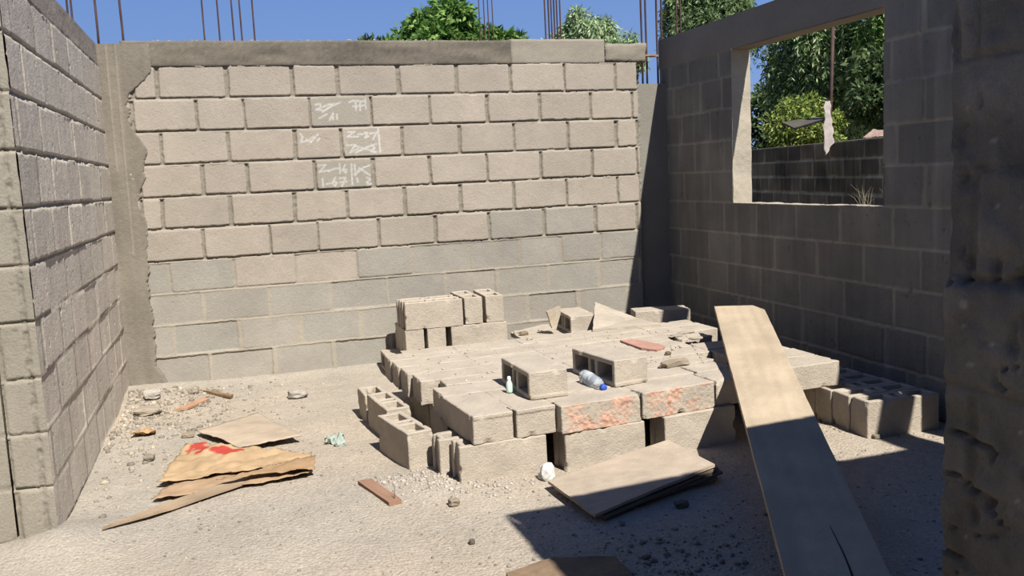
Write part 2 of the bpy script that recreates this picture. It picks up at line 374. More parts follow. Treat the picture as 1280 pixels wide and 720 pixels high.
hf(mb, (XR-.010, YR0, RT), (1, 0, 0), (0, 1, 0), (0, 0, 1), .16, YB+.14-YR0, lambda u, v: (.018*A_.fbm(u*9, v*5, 4)-.004, lin(160, 150, 134)*(1+.2*A_.fbm(u*9, v*9, 3))[..., None]), .03)
struct(mb.build('wall_right', M['wall']))
# drips of cement hanging over the sill
mb = MB()

# ---- near wall by the camera: end post of a cross wall, rough pointing
XN, YN = 1.512, 1.60
rowsN = running(3., 19, 11, z0=.005)
def ncol(ri, k, o): return lin(124, 119, 110)*(.88+.24*o[0])
def near_extra(u, v, h, c):
    low = sstep(0., .03, 1.185-v+.02*A_.fbm(u*6, v*0+3)); d = .010*low
    smear = A_.fbm(u*7, v*7+11, 4); h = h*.55+d+.024*smear+.012*B_.fbm(u*30, v*30, 3)
    crack = np.exp(-(A_.fbm(u*4+9, v*9+4, 3)/.012)**2)*sstep(.05, .2, B_.fbm(u*6, v*6))
    pit2 = sstep(.22, .30, B_.fbm(u*22+5, v*9, 4)); return h-.018*crack-.008*pit2, (c*(1+1.0*smear-.3*pit2-.3*crack+.8*sstep(.33, .38, A_.fbm(u*38, v*38, 2)))[..., None])  # pits and cracks also darkened in colour, painted shade for their weak relief
mb = MB(); NW = 2.6
hf(mb, (XN, YN, 0), (0, -1, 0), (0, 0, 1), (-1, 0, 0), NW, ZT, course_fn(rowsN, ncol, 61, relief=.010, jh=.008, extra=near_extra, streak=.3, mort=lin(116, 110, 100), stain=.5), .009)
hf(mb, (XN+.006, YN-.012, 0), (1, 0, 0), (0, 0, 1), (0, 1, 0), XR-XN+.01, ZT, course_fn(running(2.4, 23, 11), ncol, 65, relief=.012), .015)
mb.quadbox((XN+.03, YN-.15, -.05), (XR+.14, YN-.006, ZT-.003), ncol(0, 0, [.5]*6)); mb.quadbox((XN+.03, YN-NW, -.05), (XN+.15, YN-.15, ZT-.003), ncol(0, 0, [.5]*6))
struct(mb.build('wall_near', M['wall']))

# ---- unseen walls added around the camera to cut sky fill on the near wall
for nm, org, ud, nd, W_, bx in (('wall_side_added', (-2.9, -1.6, 0), (0, 1, 0), (1, 0, 0), 5.7, ((-3.05, -1.6, -.05), (-2.906, 4.1, 2.5))), ('wall_rear_added', (-2.9, -1.6, 0), (1, 0, 0), (0, 1, 0), 4.3, ((-2.9, -1.75, -.05), (1.47, -1.606, 2.5)))):
    mb = MB(); hf(mb, org, ud, (0, 0, 1), nd, W_, 2.5, course_fn(running(W_, 77, 11), ncol, 79, relief=.012), .02); mb.quadbox(*bx, ncol(0, 0, [.5]*6)); struct(mb.build(nm, M['wall']))
# ---- ground
g1, g2, g3 = VN(81), VN(82), VN(83)
def mound(X, Y, cx, cy, r, h): return h*np.exp(-(((X-cx)**2+(Y-cy)**2)/r**2))
def ground_h(X, Y):
    h = .012*g1.fbm(X*2.5, Y*2.5, 3)+.006*g2.fbm(X*8, Y*8, 3)+.003*g3.fbm(X*24, Y*24, 2)
    h = h+mound(X, Y, XL+.05, Y0L-.05, .22, .06)+mound(X, Y, XL+.1, 6.75, .45, .05)+mound(X, Y, .86, 4.15, .25, .028)+mound(X, Y, 1.15, 3.9, .2, .02)+mound(X, Y, 1.75, 3.98, .3, .012)+mound(X, Y, -.6, 5.6, .5, .02)
    h = h+.02*np.exp(-((Y-YB)/.12)**2)+mound(X, Y, 2.95, 4.2, .25, .02)
    inpile = sstep(.8, 1., X)*(1-sstep(3.5, 3.6, X))*sstep(4.0, 4.2, Y)*(1-sstep(5.9, 6.3, Y)); return np.where(inpile > 0, h*(1-inpile), h)
def floor_fn(u, v):
    X = u-3.4; Y = v-2.5; h = ground_h(X, Y)
    n = g1.fbm(X*1.3+3, Y*1.3, 4); n2 = g2.fbm(X*26, Y*26, 3); n3 = g3.fbm(X*60, Y*60, 2)
    k = np.clip(.5+2.2*n, 0, 1)[..., None]
    c = (lin(190, 176, 157)*k+lin(180, 171, 157)*(1-k))*(1+.16*n2+.16*n3)[..., None]
    # greyer, coarser soil in the middle foreground
    w = (np.exp(-((X-1.35)**2/.6**2+(Y-2.9)**2/.35**2))*.35)[..., None]; c = c*(1-w)+lin(150, 143, 132)*w
    h = h+w[..., 0]*.02*np.clip(n3+n2, -.3, 1)
    return h-.004, c
mb = MB(); hf(mb, (-3.4, -2.5, 0), (1, 0, 0), (0, 1, 0), (0, 0, 1), 7.2, 9.75, floor_fn, .018); struct(mb.build('floor', M['dirt'], smooth=True))
mb = MB(); hf(mb, (-40, -30, -.06), (1, 0, 0), (0, 1, 0), (0, 0, 1), 100, 110, lambda u, v: (0*u, lin(150, 140, 118)*(1+.3*g1.fbm(u*.2, v*.2, 3))[..., None]), 2.); struct(mb.build('ground', M['dirt']))

# ---- boundary wall outside the window
bd = np.array([.222, .975, 0]); bn = np.array([-.975, .222, 0]); b0 = np.array([6.35, 5.6, -.05])
rowsB = running(12, 29, 8, z0=0, cr=.2165)
def bdcol(ri, k, o): return lin(112, 100, 82)*(.7+.6*o[0])
mb = MB(); hf(mb, b0, bd, (0, 0, 1), bn, 12, 1.73, course_fn(rowsB, bdcol, 91, relief=.02, jh=.012, mort=lin(158, 148, 124), stain=1.5, streak=2., vfl=.6), .022)
q = [b0-bn*.0, b0+bd*12, b0+bd*12-bn*.15, b0-bn*.15]; v = [tuple(p-bn*.01) for p in q[:2]]+[tuple(p) for p in q[2:]]; v = v+[(a, b_, c+1.735) for a, b_, c in v]
mb.add(v, [(0, 1, 5, 4), (1, 2, 6, 5), (2, 3, 7, 6), (3, 0, 4, 7), (4, 5, 6, 7)], lin(150, 140, 122)); struct(mb.build('wall_boundary', M['wall']))

# ================================================================== BLOCKS
BL, BH, BT = .44, .205, .14
def block_mesh(name, seed, kind='open', L=BL, Hh=BH, T=BT, chip=1., col=None, broken=0., res=.016):
    """hollow sandcrete block: L along x, T along y, H along z; two big cells and a slit open at the +z side."""
    col = DUST if col is None else col
    xs = [-L/2, -L/2+.028, -.048, -.020, .020, .048, L/2-.028, L/2]; ys = [-T/2, -T/2+.027, T/2-.027, T/2]; zs = [-Hh/2, -Hh/2+.03, Hh/2]
    if kind == 'upplain': zs[1] = Hh/2-.04; ys = [-T/2, -T/2+.030, T/2-.030, T/2]
    if kind == 'up': xs = [-L/2, -L/2+.013]+xs[1:-1]+[L/2-.013, L/2]; xs[2] += .012; xs[-3] -= .012; ys = [-T/2, -T/2+.032, T/2-.032, T/2]; zs[1] = Hh/2-.045
    if L < .3: xs = [-L/2, -L/2+.028, L/2-.028, L/2]
    def solid(i, j, k):
        if not (0 <= i < len(xs)-1 and 0 <= j < 3 and 0 <= k < 2): return False
        if kind == 'closed': return True
        if kind == 'up':
            if j == 1 and i in (0, len(xs)-2): return False
            return not (k == 1 and j == 1 and i in (2, 4, 6))
        if k == 1 and j == 1 and i in ((1, 3, 5) if L >= .3 else (1,)): return False
        return True
    bm = bmesh.new(); vd = {}
    def V(i, j, k):
        if (i, j, k) not in vd: vd[(i, j, k)] = bm.verts.new((xs[i], ys[j], zs[k]))
        return vd[(i, j, k)]
    for i in range(len(xs)-1):
        for j in range(3):
            for k in range(2):
                if not solid(i, j, k): continue
                if not solid(i-1, j, k): bm.faces.new([V(i, j, k), V(i, j, k+1), V(i, j+1, k+1), V(i, j+1, k)])
                if not solid(i+1, j, k): bm.faces.new([V(i+1, j, k), V(i+1, j+1, k), V(i+1, j+1, k+1), V(i+1, j, k+1)])
                if not solid(i, j-1, k): bm.faces.new([V(i, j, k), V(i+1, j, k), V(i+1, j, k+1), V(i, j, k+1)])
                if not solid(i, j+1, k): bm.faces.new([V(i, j+1, k), V(i, j+1, k+1), V(i+1, j+1, k+1), V(i+1, j+1, k)])
                if not solid(i, j, k-1): bm.faces.new([V(i, j, k), V(i, j+1, k), V(i+1, j+1, k), V(i+1, j, k)])
                if not solid(i, j, k+1): bm.faces.new([V(i, j, k+1), V(i+1, j, k+1), V(i+1, j+1, k+1), V(i, j+1, k+1)])
    bm.normal_update()
    es = [e for e in bm.edges if len(e.link_faces) == 2 and e.calc_face_angle(0) > .5]
    bmesh.ops.bevel(bm, geom=es, offset=.004, segments=1, affect='EDGES')
    for _ in range(6):
        es = [e for e in bm.edges if e.calc_length() > res]
        if not es: break
        bmesh.ops.subdivide_edges(bm, edges=es, cuts=1, use_grid_fill=True)
    bmesh.ops.triangulate(bm, faces=[f for f in bm.faces if len(f.verts) > 4])
    off = Vector((seed*3.7, seed*1.9, seed*.7)); rnd = random.Random(seed)
    chips = [Vector((rnd.choice((-L/2, L/2)), rnd.choice((-T/2, T/2)), rnd.uniform(-Hh/2, Hh/2))) for _ in range(3)]+[Vector((rnd.uniform(-L/2, L/2), rnd.choice((-T/2, T/2)), rnd.choice((-Hh/2, Hh/2)))) for _ in range(3)]
    cl = bm.verts.layers.float_color.new('Col')
    lip = rnd.choice((-1, 1))
    for v in bm.verts:
        p = v.co.copy()
        outer = abs(abs(p.x)-L/2) < .006 or abs(abs(p.y)-T/2) < .006 or abs(abs(p.z)-Hh/2) < .006
        n = mnoise.noise_vector(p*9+off)*.0022+mnoise.noise_vector(p*45+off)*.0011
        v.co += n*chip
        for c in chips:
            d = (p-c).length
            if d < .028: v.co += (Vector((0, 0, 0))-p).normalized()*(.028-d)*.42*chip
        if broken and p.x > L/2-broken: v.co.x -= abs(mnoise.noise(p*18+off))*broken*1.2
        # moulding flash: the face shell stands out a little over the block's head
        if abs(abs(p.x)-L/2) < .006 and p.y > T/2-.016: v.co.x += math.copysign(.004, p.x)
        f = 1+.10*mnoise.noise(p*9+off)+.07*mnoise.noise(p*40+off)
        cc = Vector(col)*f
        if name == 'crusted block' and p.z < -Hh/2+.008:       # rough reddish bed side
            a = mnoise.noise(p*9+off)+.8*mnoise.noise(p*30+off)+.7*mnoise.noise(p*75+off); k = .85*max(0., min(1., (a+.2)/.6))*max(0., min(1., (L/2-.015-abs(p.x))/.03))
            cc = cc*(1-k)+Vector(lin(212, 164, 140))*k*(1+.4*mnoise.noise(p*80)); v.co.z += .005*mnoise.noise(p*50+off)*(.4+k)
        v[cl] = (cc[0], cc[1], cc[2], 1)
    me = bpy.data.meshes.new(name); bm.to_mesh(me); bm.free(); me.materials.append(M['block']); return me
ME = [block_mesh('hollow block', s) for s in range(1, 6)]
MEC = block_mesh('closed side block', 72, 'closed')
MEC2 = block_mesh('solid block', 71, 'closed')
MEO = [block_mesh('crusted block', s, 'closed', col=DUST*.98, res=.009) for s in (31, 32)]
MEP = [block_mesh('plain standing block', s, 'upplain') for s in (91, 92, 93)]
MEU = [block_mesh('standing hollow block', s, 'up') for s in (81, 82, 83, 84)]
MEG = [block_mesh('grey hollow block', s, col=lin(160, 153, 140)) for s in (51, 52, 53)]
MEH = [block_mesh('half block', s, L=.24, broken=.03) for s in (41, 42)]
def place(me, pos, zb, rz, mode='up', tilt=(0, 0)):
    """mode 'up': cells upward, long side along local x. 'flat+': lying on its wide face, cells toward local +y ('flat-': toward -y)."""
    o = bpy.data.objects.new('concrete_block', me); COL.objects.link(o)
    zh = BH if mode == 'up' else BT
    r = Matrix.Rotation(math.radians(rz), 4, 'Z')@Matrix.Rotation(tilt[0], 4, 'X')@Matrix.Rotation(tilt[1], 4, 'Y')
    if mode == 'flat+': r = r@Matrix.Rotation(math.radians(-90), 4, 'X')
    if mode == 'flat-': r = r@Matrix.Rotation(math.radians(90), 4, 'X')
    o.matrix_world = Matrix.Translation((pos[0], pos[1], zb+zh/2))@r
    return o
Z1, Z2, Z3 = .195, .335, .475
blk_i = 0
def B(pos, zb, rz, mode, label, group, me=None, tilt=(0, 0)):
    global blk_i
    m_ = me or (MEU[blk_i % len(MEU)] if mode == 'up' else ME[blk_i % len(ME)]); blk_i += 1
    o = place(m_, pos, zb, rz, mode, tilt); tag(o, label, 'block', group); return o
GL, GT, GU, GS, GR, GW = 'lower course of the block pile', 'flat blocks forming the top of the pile', 'loose blocks lying on top of the pile', 'blocks stacked against the back wall', 'blocks standing under the shaded right wall', 'flat blocks beside the leaning board'
# lower course (upright, cells up)
B((1.147, 4.065), Z1-BH, 1.5, 'up', 'long upright block at the foot of the pile\'s front left corner', GL)
B((1.085, 4.222), Z1-BH, 1.5, 'up', 'low concrete block hidden behind the front corner block, only its ribbed end showing', GL)
B((1.672, 4.062), Z1-BH, 3.5, 'up', 'lower course concrete block directly under the left orange-crusted block', GL)
B((2.225, 4.112), Z1-BH, 6.5, 'up', 'long lower course block half in the shadow of the leaning board', GL)
B((.775, 4.555), Z1-BH, 90+10.5, 'up', 'grey-sided hollow block standing at the left foot of the pile, cells open upward', GL, MEP[0])
B((.775, 5.07), Z1-BH, 90+6, 'up', 'hollow block standing at the pile\'s left foot, behind the nearer of two in line', GL, MEP[0])
B((.745, 5.50), Z1-BH-.03, 90+3, 'up', 'half-buried broken block farthest back along the pile\'s left foot', GL, MEH[0])
hid = 'concrete block buried in the lower course under the pile'
for x, y in ((1.06, 4.72), (1.33, 4.72), (1.80, 4.62), (2.28, 4.62), (1.06, 5.20), (1.33, 5.20), (1.80, 5.10), (2.28, 5.10), (2.62, 4.85), (1.10, 5.67), (1.45, 5.67), (1.85, 5.60), (2.30, 5.60), (2.75, 5.50), (3.02, 5.62)):
    B((x, y), Z1-BH, 90, 'up', hid, GL)
B((2.86, 4.58), Z1-BH, 90, 'up', 'block in the dark gap below the thick slab-like blocks right of the board', GL)
# top of the pile
B((1.082, 4.215), Z1, 90+5.5, 'flat-', 'front left corner block of the pile top, its long smooth side in shade', GT, MEC)
B((1.306, 4.225), Z1, 90+4.5, 'flat-', 'front block of the pile top just right of the left corner block', GT, ME[2])
B((1.648, 4.09), Z1, 5.5, 'flat+', 'front block with orange crusted face, under the plastic bottle', GT, MEO[0])
B((2.104, 4.152), Z1, 6.5, 'flat+', 'front block with orange crusted face, the right one, nearest the board', GT, MEO[1])
B((2.455, 4.20), Z1, 8, 'flat+', 'short broken block at the right front corner of the pile top', GT, MEH[1])
row_names = ['first', 'second', 'third', 'fourth', 'fifth', 'sixth', 'seventh', 'eighth']
c1 = [(1.18, 4.558, 3, None), (1.145, 4.952, 2, None), (1.115, 5.172, 1, None), (1.10, 5.390, 1, None), (1.09, 5.608, 0, None)]
for i, (x, y, r, me) in enumerate(c1):
    B((x, y), Z1, r, 'flat+', '%s flat block back from the front along the left edge of the pile top' % row_names[i], GT, MEC if i < 2 else None)
B((1.225, 4.757), Z1+.001, 1, 'flat+', 'short broken piece wedged between the flat blocks on the pile\'s left edge', GT, block_mesh('broken filler block', 61, Hh=.150, L=.38, broken=.04))
for i, (x, y) in enumerate([(1.655, 4.325), (1.66, 4.548), (1.575, 4.768), (1.565, 4.988), (1.56, 5.208), (1.555, 5.428), (1.55, 5.648)]):
    B((x, y), Z1, 1.5, 'flat+', '%s flat block back from the bottle, in the column behind it' % row_names[i], GT, tilt=(random.uniform(-.006, .006), random.uniform(-.004, .004)))
for i, (x, y) in enumerate([(2.115, 4.395), (2.12, 4.615), (2.03, 4.835), (2.02, 5.055), (2.01, 5.275), (2.005, 5.495), (2.00, 5.715)]):
    B((x, y), Z1, 2, 'flat-', '%s flat block back in the column behind the right orange-crusted block' % row_names[i], GT, tilt=(random.uniform(-.008, .008), random.uniform(-.005, .005)))
for i, (x, y) in enumerate([(2.49, 4.865), (2.48, 5.085), (2.47, 5.305), (2.46, 5.525), (2.455, 5.745)]):
    B((x, y), Z1, 2, 'flat+', '%s flat block back in the right column of the pile top, by the pink piece' % row_names[i], GT, tilt=(random.uniform(-.009, .009), random.uniform(-.006, .006)))
B((2.475, 4.425), Z1, 5, 'flat+', 'short flat block at the pile\'s right edge, close under the board', GT, MEH[0])
B((2.49, 4.645), Z1, 3, 'flat+', 'cut flat block at the pile\'s right edge behind the short one', GT, MEH[1])
B((2.86, 5.31), Z1, 3, 'flat+', 'short flat block on the far right edge, beside the top of the board', GT, MEH[1])
B((2.93, 5.54), Z1, 3, 'flat+', 'long flat block on the far right edge of the pile', GT)
B((2.92, 5.765), Z1, 2, 'flat-', 'rear right corner block of the pile top', GT)
# loose ones on top
B((1.436, 4.365), Z2+.001, 90+1.2, 'flat+', 'loose hollow block on the pile top with open cells beside the small green bottle', GU, ME[0])
B((1.890, 4.425), Z2+.001, 90+8.5, 'flat+', 'loose hollow block on the pile top with open cells behind the plastic bottle', GU, ME[3])
# rubble behind the pile
for i, (x, y, r) in enumerate([(2.15, 6.40, 90), (2.50, 6.42, 90), (2.95, 6.35, 90), (3.28, 6.40, 90)]):
    B((x, y), Z1-BH, r, 'up', 'concrete block buried behind the pile by the back wall', 'buried blocks behind the pile')
o = B((2.50, 6.48), .232, 90-5, 'flat+', 'small hollow block at the back of the pile, open cells facing left, near the wall', GU, ME[4])
o = B((3.215, 6.45), Z1+.004, -14, 'flat+', 'block lying alone in the far right corner, front face half shaded', GU, ME[2])
# right side, W row
for i, (x, y, r) in enumerate([(2.965, 4.27, 3), (2.96, 4.493, 2), (2.945, 4.715, 1), (2.93, 4.935, 0)]):
    B((x, y), Z1, r, 'flat+', ['thick pale block jutting out right of the leaning board, nearest one', 'pale flat block second back beside the board\'s right edge', 'pale flat block third back beside the board\'s right edge', 'pale flat block farthest back beside the board\'s right edge'][i], GW, [MEC2, ME[1], ME[2], ME[3]][i])
for i in range(6):
    B((3.30-.006*i, 3.868+.146*i), Z1-BH, -3+i*.7, 'up', ['nearest block under the shaded right wall, a strip of sun on its face', 'second block from the front in the row under the shaded right wall', 'third block from the front in the row under the shaded right wall', 'fourth block from the front in the row under the shaded right wall', 'fifth block from the front in the row under the shaded right wall', 'rearmost block in the row under the shaded right wall'][i], GR, MEP[i % 3])
# stack against the back wall
for i, x in enumerate((1.13, 1.352, 1.574, 1.796)):
    B((x, 6.72), -.002, 90, 'flat+', ['bottom left flat block of the wall stack, in shade beside the pile', 'second bottom block of the wall stack', 'third bottom block of the wall stack', 'rightmost bottom block of the wall stack'][i], GS)
B((1.225, 6.725), .139, 90, 'up', 'middle layer block of the wall stack, left of two standing end-on', GS, MEP[1])
B((1.392, 6.725), .139, 90, 'up', 'middle layer block of the wall stack, right of two standing end-on', GS, MEP[1])
B((1.725, 6.575), .139, 0, 'up', 'long middle layer block of the wall stack, under the two end-on blocks', GS)
B((1.725, 6.720), .139, 0, 'up', 'long middle layer block of the wall stack, at the back near the wall', GS)
B((1.382, 6.572), .345, 0, 'up', 'long hollow block on the top left of the wall stack, front one', GS)
B((1.372, 6.718), .345, 0, 'up', 'long hollow block on the top left of the wall stack, directly behind the front one', GS)
B((1.69, 6.735), .345, 90, 'up', 'end-on block on top of the wall stack, middle one', GS, MEP[1])
B((1.868, 6.735), .345, 90-3, 'up', 'end-on block on top of the wall stack, rightmost one', GS, MEP[1])

# dust and mortar lying in the joints of the pile top
def dust_fn(u, v):
    h = .003*g2.fbm(u*14, v*14, 3)+.0015*g3.fbm(u*60, v*60, 2); return h, DUST*(1+.15*g3.fbm(u*30, v*30))[..., None]
def dkeep(u, v):
    X = u+.93; Y = v+4.03; lim = 2.28+np.clip(Y-4.3, 0, 9)*.36+np.where(Y > 5.3, .25, 0)
    cut = (X < 1.10) & (Y < 4.86) | (Y > 5.80) | (X < .98+.0*Y) | (X > lim) | ((Y < 4.08) & (X < 1.2)) | ((Y < 4.06+.1*(X-1.4)) & (X > 1.38))
    return ~cut
mb = MB(); hf(mb, (.93, 4.03, Z2-.0025), (1, 0, 0), (0, 1, 0), (0, 0, 1), 2.2, 1.85, dust_fn, .012, dkeep); tag(mb.build('cement_dust', M['block'], smooth=True), 'pale cement dust filling the joints of the pile top', 'dust', kind='stuff')

# ================================================================== LOOSE THINGS
def patch(name, corners, nu, nv, amp, col, seed, th=.003, m='card', freq=7, sag=None, colfn=None, parent=None, edge_amp=.0):
    """crumpled sheet from four corners (world), with thickness"""
    a, b_, c, d = [np.array(p, float) for p in corners]; u, v = np.meshgrid(np.linspace(0, 1, nu), np.linspace(0, 1, nv), indexing='ij')
    P = (a*(1-u)[..., None]+b_*u[..., None])*(1-v)[..., None]+(d*(1-u)[..., None]+c*u[..., None])*v[..., None]
    N1, N2 = VN(seed), VN(seed+1); X = P[..., 0]*freq; Yy = P[..., 1]*freq
    ridge = np.abs(N1.fbm(X, Yy, 3))*2
    P[..., 2] += amp*(ridge-.3)+amp*.5*N2.fbm(X*3, Yy*3)
    if edge_amp:
        ew = (np.minimum(np.minimum(u, 1-u), np.minimum(v, 1-v)) < .02)
        P[..., 0] += ew*edge_amp*N2.fbm(u*23+seed, v*23)*2; P[..., 1] += ew*edge_amp*N1.fbm(u*23+seed, v*23)*2
    if sag is not None: P[..., 2] += sag(u, v)
    cc = np.broadcast_to(col, P.shape)*(1+.25*N1.fbm(X*1.5+9, Yy*1.5, 3))[..., None]
    if colfn: cc = colfn(u, v, cc)
    top = P.reshape(-1, 3); bot = top-np.array([0, 0, th]); n = nu*nv; f = grid_faces(nu, nv)
    i = np.arange(n).reshape(nu, nv); ring = np.concatenate([i[:, 0], i[-1, 1:], i[::-1, -1][1:], i[0, ::-1][1:]])
    side = np.stack([ring[:-1], ring[:-1]+n, ring[1:]+n, ring[1:]], -1)
    mb = MB(); mb.add(np.r_[top, bot], np.r_[f, f[:, ::-1]+n, side], np.r_[cc.reshape(-1, 3), cc.reshape(-1, 3)*.98])
    o = mb.build(name, M[m], parent)
    bm = bmesh.new(); bm.from_mesh(o.data); bmesh.ops.recalc_face_normals(bm, faces=bm.faces); bm.to_mesh(o.data); bm.free()
    return o
def board(name, pts, z0f, th, m='plank', col=DUST, seed=5, res=.03, amp=.002, grain=None, parent=None, gdir=None):
    """polygonal board: pts = list of xyz of the top face (planar), thickness th downward"""
    n = len(pts); bm = bmesh.new(); top = [bm.verts.new(p) for p in pts]; f = bm.faces.new(top)
    r = bmesh.ops.extrude_face_region(bm, geom=[f]); nrm = f.normal.copy(); bm.normal_update(); nrm = f.normal.copy()
    if nrm.z < 0: nrm = -nrm
    for g in r['geom']:
        if isinstance(g, bmesh.types.BMVert): g.co -= nrm*th
    bmesh.ops.recalc_face_normals(bm, faces=bm.faces)
    bmesh.ops.triangulate(bm, faces=bm.faces[:])
    for _ in range(7):
        es = [e for e in bm.edges if e.calc_length() > res]
        if not es: break
        bmesh.ops.subdivide_edges(bm, edges=es, cuts=1); bmesh.ops.triangulate(bm, faces=[q for q in bm.faces if len(q.verts) > 3])
    cl = bm.verts.layers.float_color.new('Col'); off = Vector((seed, seed*2, 0)); gd = Vector(gdir).normalized() if gdir else None
    for v in bm.verts:
        p = v.co.copy(); v.co += mnoise.noise_vector(p*9+off)*amp+mnoise.noise_vector(p*40+off)*amp*.4
        q = p
        if gd: q = p-gd*(p.dot(gd)*.93)
        k = 1+.16*mnoise.noise(q*30+off)+.12*mnoise.noise(p*3+off)
        v[cl] = (*(Vector(col)*k), 1)
    me = bpy.data.meshes.new(name); bm.to_mesh(me); bm.free(); me.materials.append(M[m]); o = bpy.data.objects.new(name, me); COL.objects.link(o)
    if parent: o.parent = parent
    return o
def tube(name, pts, r, m, parent=None, seg=8, col=(.3, .2, .15)):
    mb = MB(); pts = [np.array(p, float) for p in pts]; rs = r if hasattr(r, '__len__') else [r]*len(pts); V_ = []
    for i, p in enumerate(pts):
        t = pts[min(i+1, len(pts)-1)]-pts[max(i-1, 0)]; t = t/np.linalg.norm(t); a = np.cross(t, [1, 0, 0] if abs(t[0]) < .7 else [0, 1, 0]); a /= np.linalg.norm(a); b_ = np.cross(t, a)
        for k in range(seg): an = 2*math.pi*k/seg; V_.append(p+rs[i]*(a*math.cos(an)+b_*math.sin(an)))
    f = [(i*seg+k, i*seg+(k+1) % seg, (i+1)*seg+(k+1) % seg, (i+1)*seg+k) for i in range(len(pts)-1) for k in range(seg)]
    n = len(V_); V_ += [pts[0], pts[-1]]; e = (len(pts)-1)*seg
    tri = [(n, (k+1) % seg, k) for k in range(seg)]+[(n+1, e+k, e+(k+1) % seg) for k in range(seg)]
    mb.v = [np.array(V_)]; mb.c = [np.tile(np.array(col, float), (len(V_), 1))]; mb.f = [np.array(f), np.array(tri)]; mb.k = len(V_)
    return mb.build(name, m if not isinstance(m, str) else M[m], parent, smooth=True)
def empty(name, loc):
    o = bpy.data.objects.new(name, None); o.empty_display_size = .1; COL.objects.link(o); o.location = loc; return o
def adopt(root, *kids):
    for k in kids:
        k.parent = root; k.matrix_parent_inverse = Matrix.Translation(root.location).inverted()

# the long scaffold board leaning over the pile
a = np.array([1.538, 2.275, .188]); b_ = np.array([3.0, 5.22, .53]); d = b_-a; dl = d/np.linalg.norm(d); nn = np.array([d[1], -d[0], 0]); nn /= np.linalg.norm(nn); w = .31
e = a-dl*1.42                       # near end, on the floor
k = (b_-a); top = b_
pts = [e, e+nn*w, a+nn*w, b_+nn*w-dl*.10, b_+nn*w*.80-dl*.0, b_]
lb = board('wooden_board', [tuple(p) for p in pts], 0, .028, col=lin(196, 178, 152), seed=9, res=.05, amp=.0015, gdir=tuple(dl))
tag(lb, 'long wide wooden scaffold board leaning up over the right edge of the block pile', 'board')
cr = [a+nn*w*.62-dl*.1+dl*t+nn*.006*math.sin(t*9) for t in np.linspace(0, .42, 9)]
up = np.cross(nn, dl); up = up if up[2] > 0 else -up
mbk = MB(); V_ = []; 
for i, p in enumerate(cr):
    ww = .0035*(1-i/9)+.0006; V_ += [p+up*.0022-nn*ww, p+up*.0022+nn*ww]
mbk.add(V_, [(2*i, 2*i+1, 2*i+3, 2*i+2) for i in range(8)], lin(52, 44, 38)); ck = mbk.build('crack', M['plank']); ck.parent = lb

# plywood sheets in front of the pile
z = .055
ctr = [at_z(685, 601, .050), at_z(743, 643, .040), at_z(894, 580, .085), at_z(835, 549, .105)]
o = board('plywood_sheet', [tuple(p) for p in ctr], 0, .014, col=lin(190, 174, 154), seed=12, res=.05, amp=.003)
tag(o, 'dusty plywood sheet lying on the dirt in front of the pile, half in shade, topmost', 'plywood sheet', 'plywood sheets in front of the pile')
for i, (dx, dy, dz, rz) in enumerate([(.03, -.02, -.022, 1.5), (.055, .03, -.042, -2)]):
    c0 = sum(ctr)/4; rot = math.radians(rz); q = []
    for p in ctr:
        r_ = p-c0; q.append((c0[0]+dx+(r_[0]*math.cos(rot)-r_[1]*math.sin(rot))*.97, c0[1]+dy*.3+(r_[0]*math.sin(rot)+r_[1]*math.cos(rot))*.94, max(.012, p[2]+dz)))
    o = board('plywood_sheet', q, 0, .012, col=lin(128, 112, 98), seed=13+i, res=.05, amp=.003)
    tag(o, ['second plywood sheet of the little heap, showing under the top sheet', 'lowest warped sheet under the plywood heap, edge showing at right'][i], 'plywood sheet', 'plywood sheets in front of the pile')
c = at_z(888, 598, .02); o = patch('cardboard_scrap', [c+[-.22, -.06, .0], c+[.03, -.02, .0], c+[.06, .12, .04], c+[-.16, .1, .03]], 14, 10, .02, lin(120, 108, 98), 211, sag=None)
tag(o, 'curled grey scrap sticking out of the shaded end of the plywood heap', 'cardboard')

# tilted cement-coated sheet at the back of the pile
pA = at_y(744, 377, 6.62); pB = at_y(800, 402, 6.18); pC = at_z(826, 405, .352); pD = at_z(741, 412, .352)
o = board('cement_sheet', [tuple(pD), tuple(pC), tuple(pB+np.array([.02, .1, .012])), tuple(pA)], 0, .018, col=DUST*.97, seed=17, res=.05, amp=.004)
tag(o, 'flat dusty sheet propped at a slant at the back of the pile, near the wall', 'sheet')
# thin broken slabs behind the pile
sl = [(1.99, 6.02), (2.70, 6.08), (2.78, 6.72), (2.35, 6.86), (2.02, 6.66)]
o = board('broken_slab', [(x, y, .229) for x, y in sl], 0, .033, 'block', DUST*.96, 19, .05, .006); tag(o, 'broken thin cement slab lying behind the pile, between the wall stack and small block', 'slab')
sh = empty('x', (0, 0, 0)); bpy.data.objects.remove(sh)
o = board('mortar_shard', [tuple(at_y(u, v, 6.40)) for u, v in ((682, 389), (699, 382), (699, 392), (694, 411), (689, 410))], 0, .03, 'block', lin(198, 184, 162), 23, .03, .004); tag(o, 'pale upright shard leaning against the small block at the back', 'block shard')
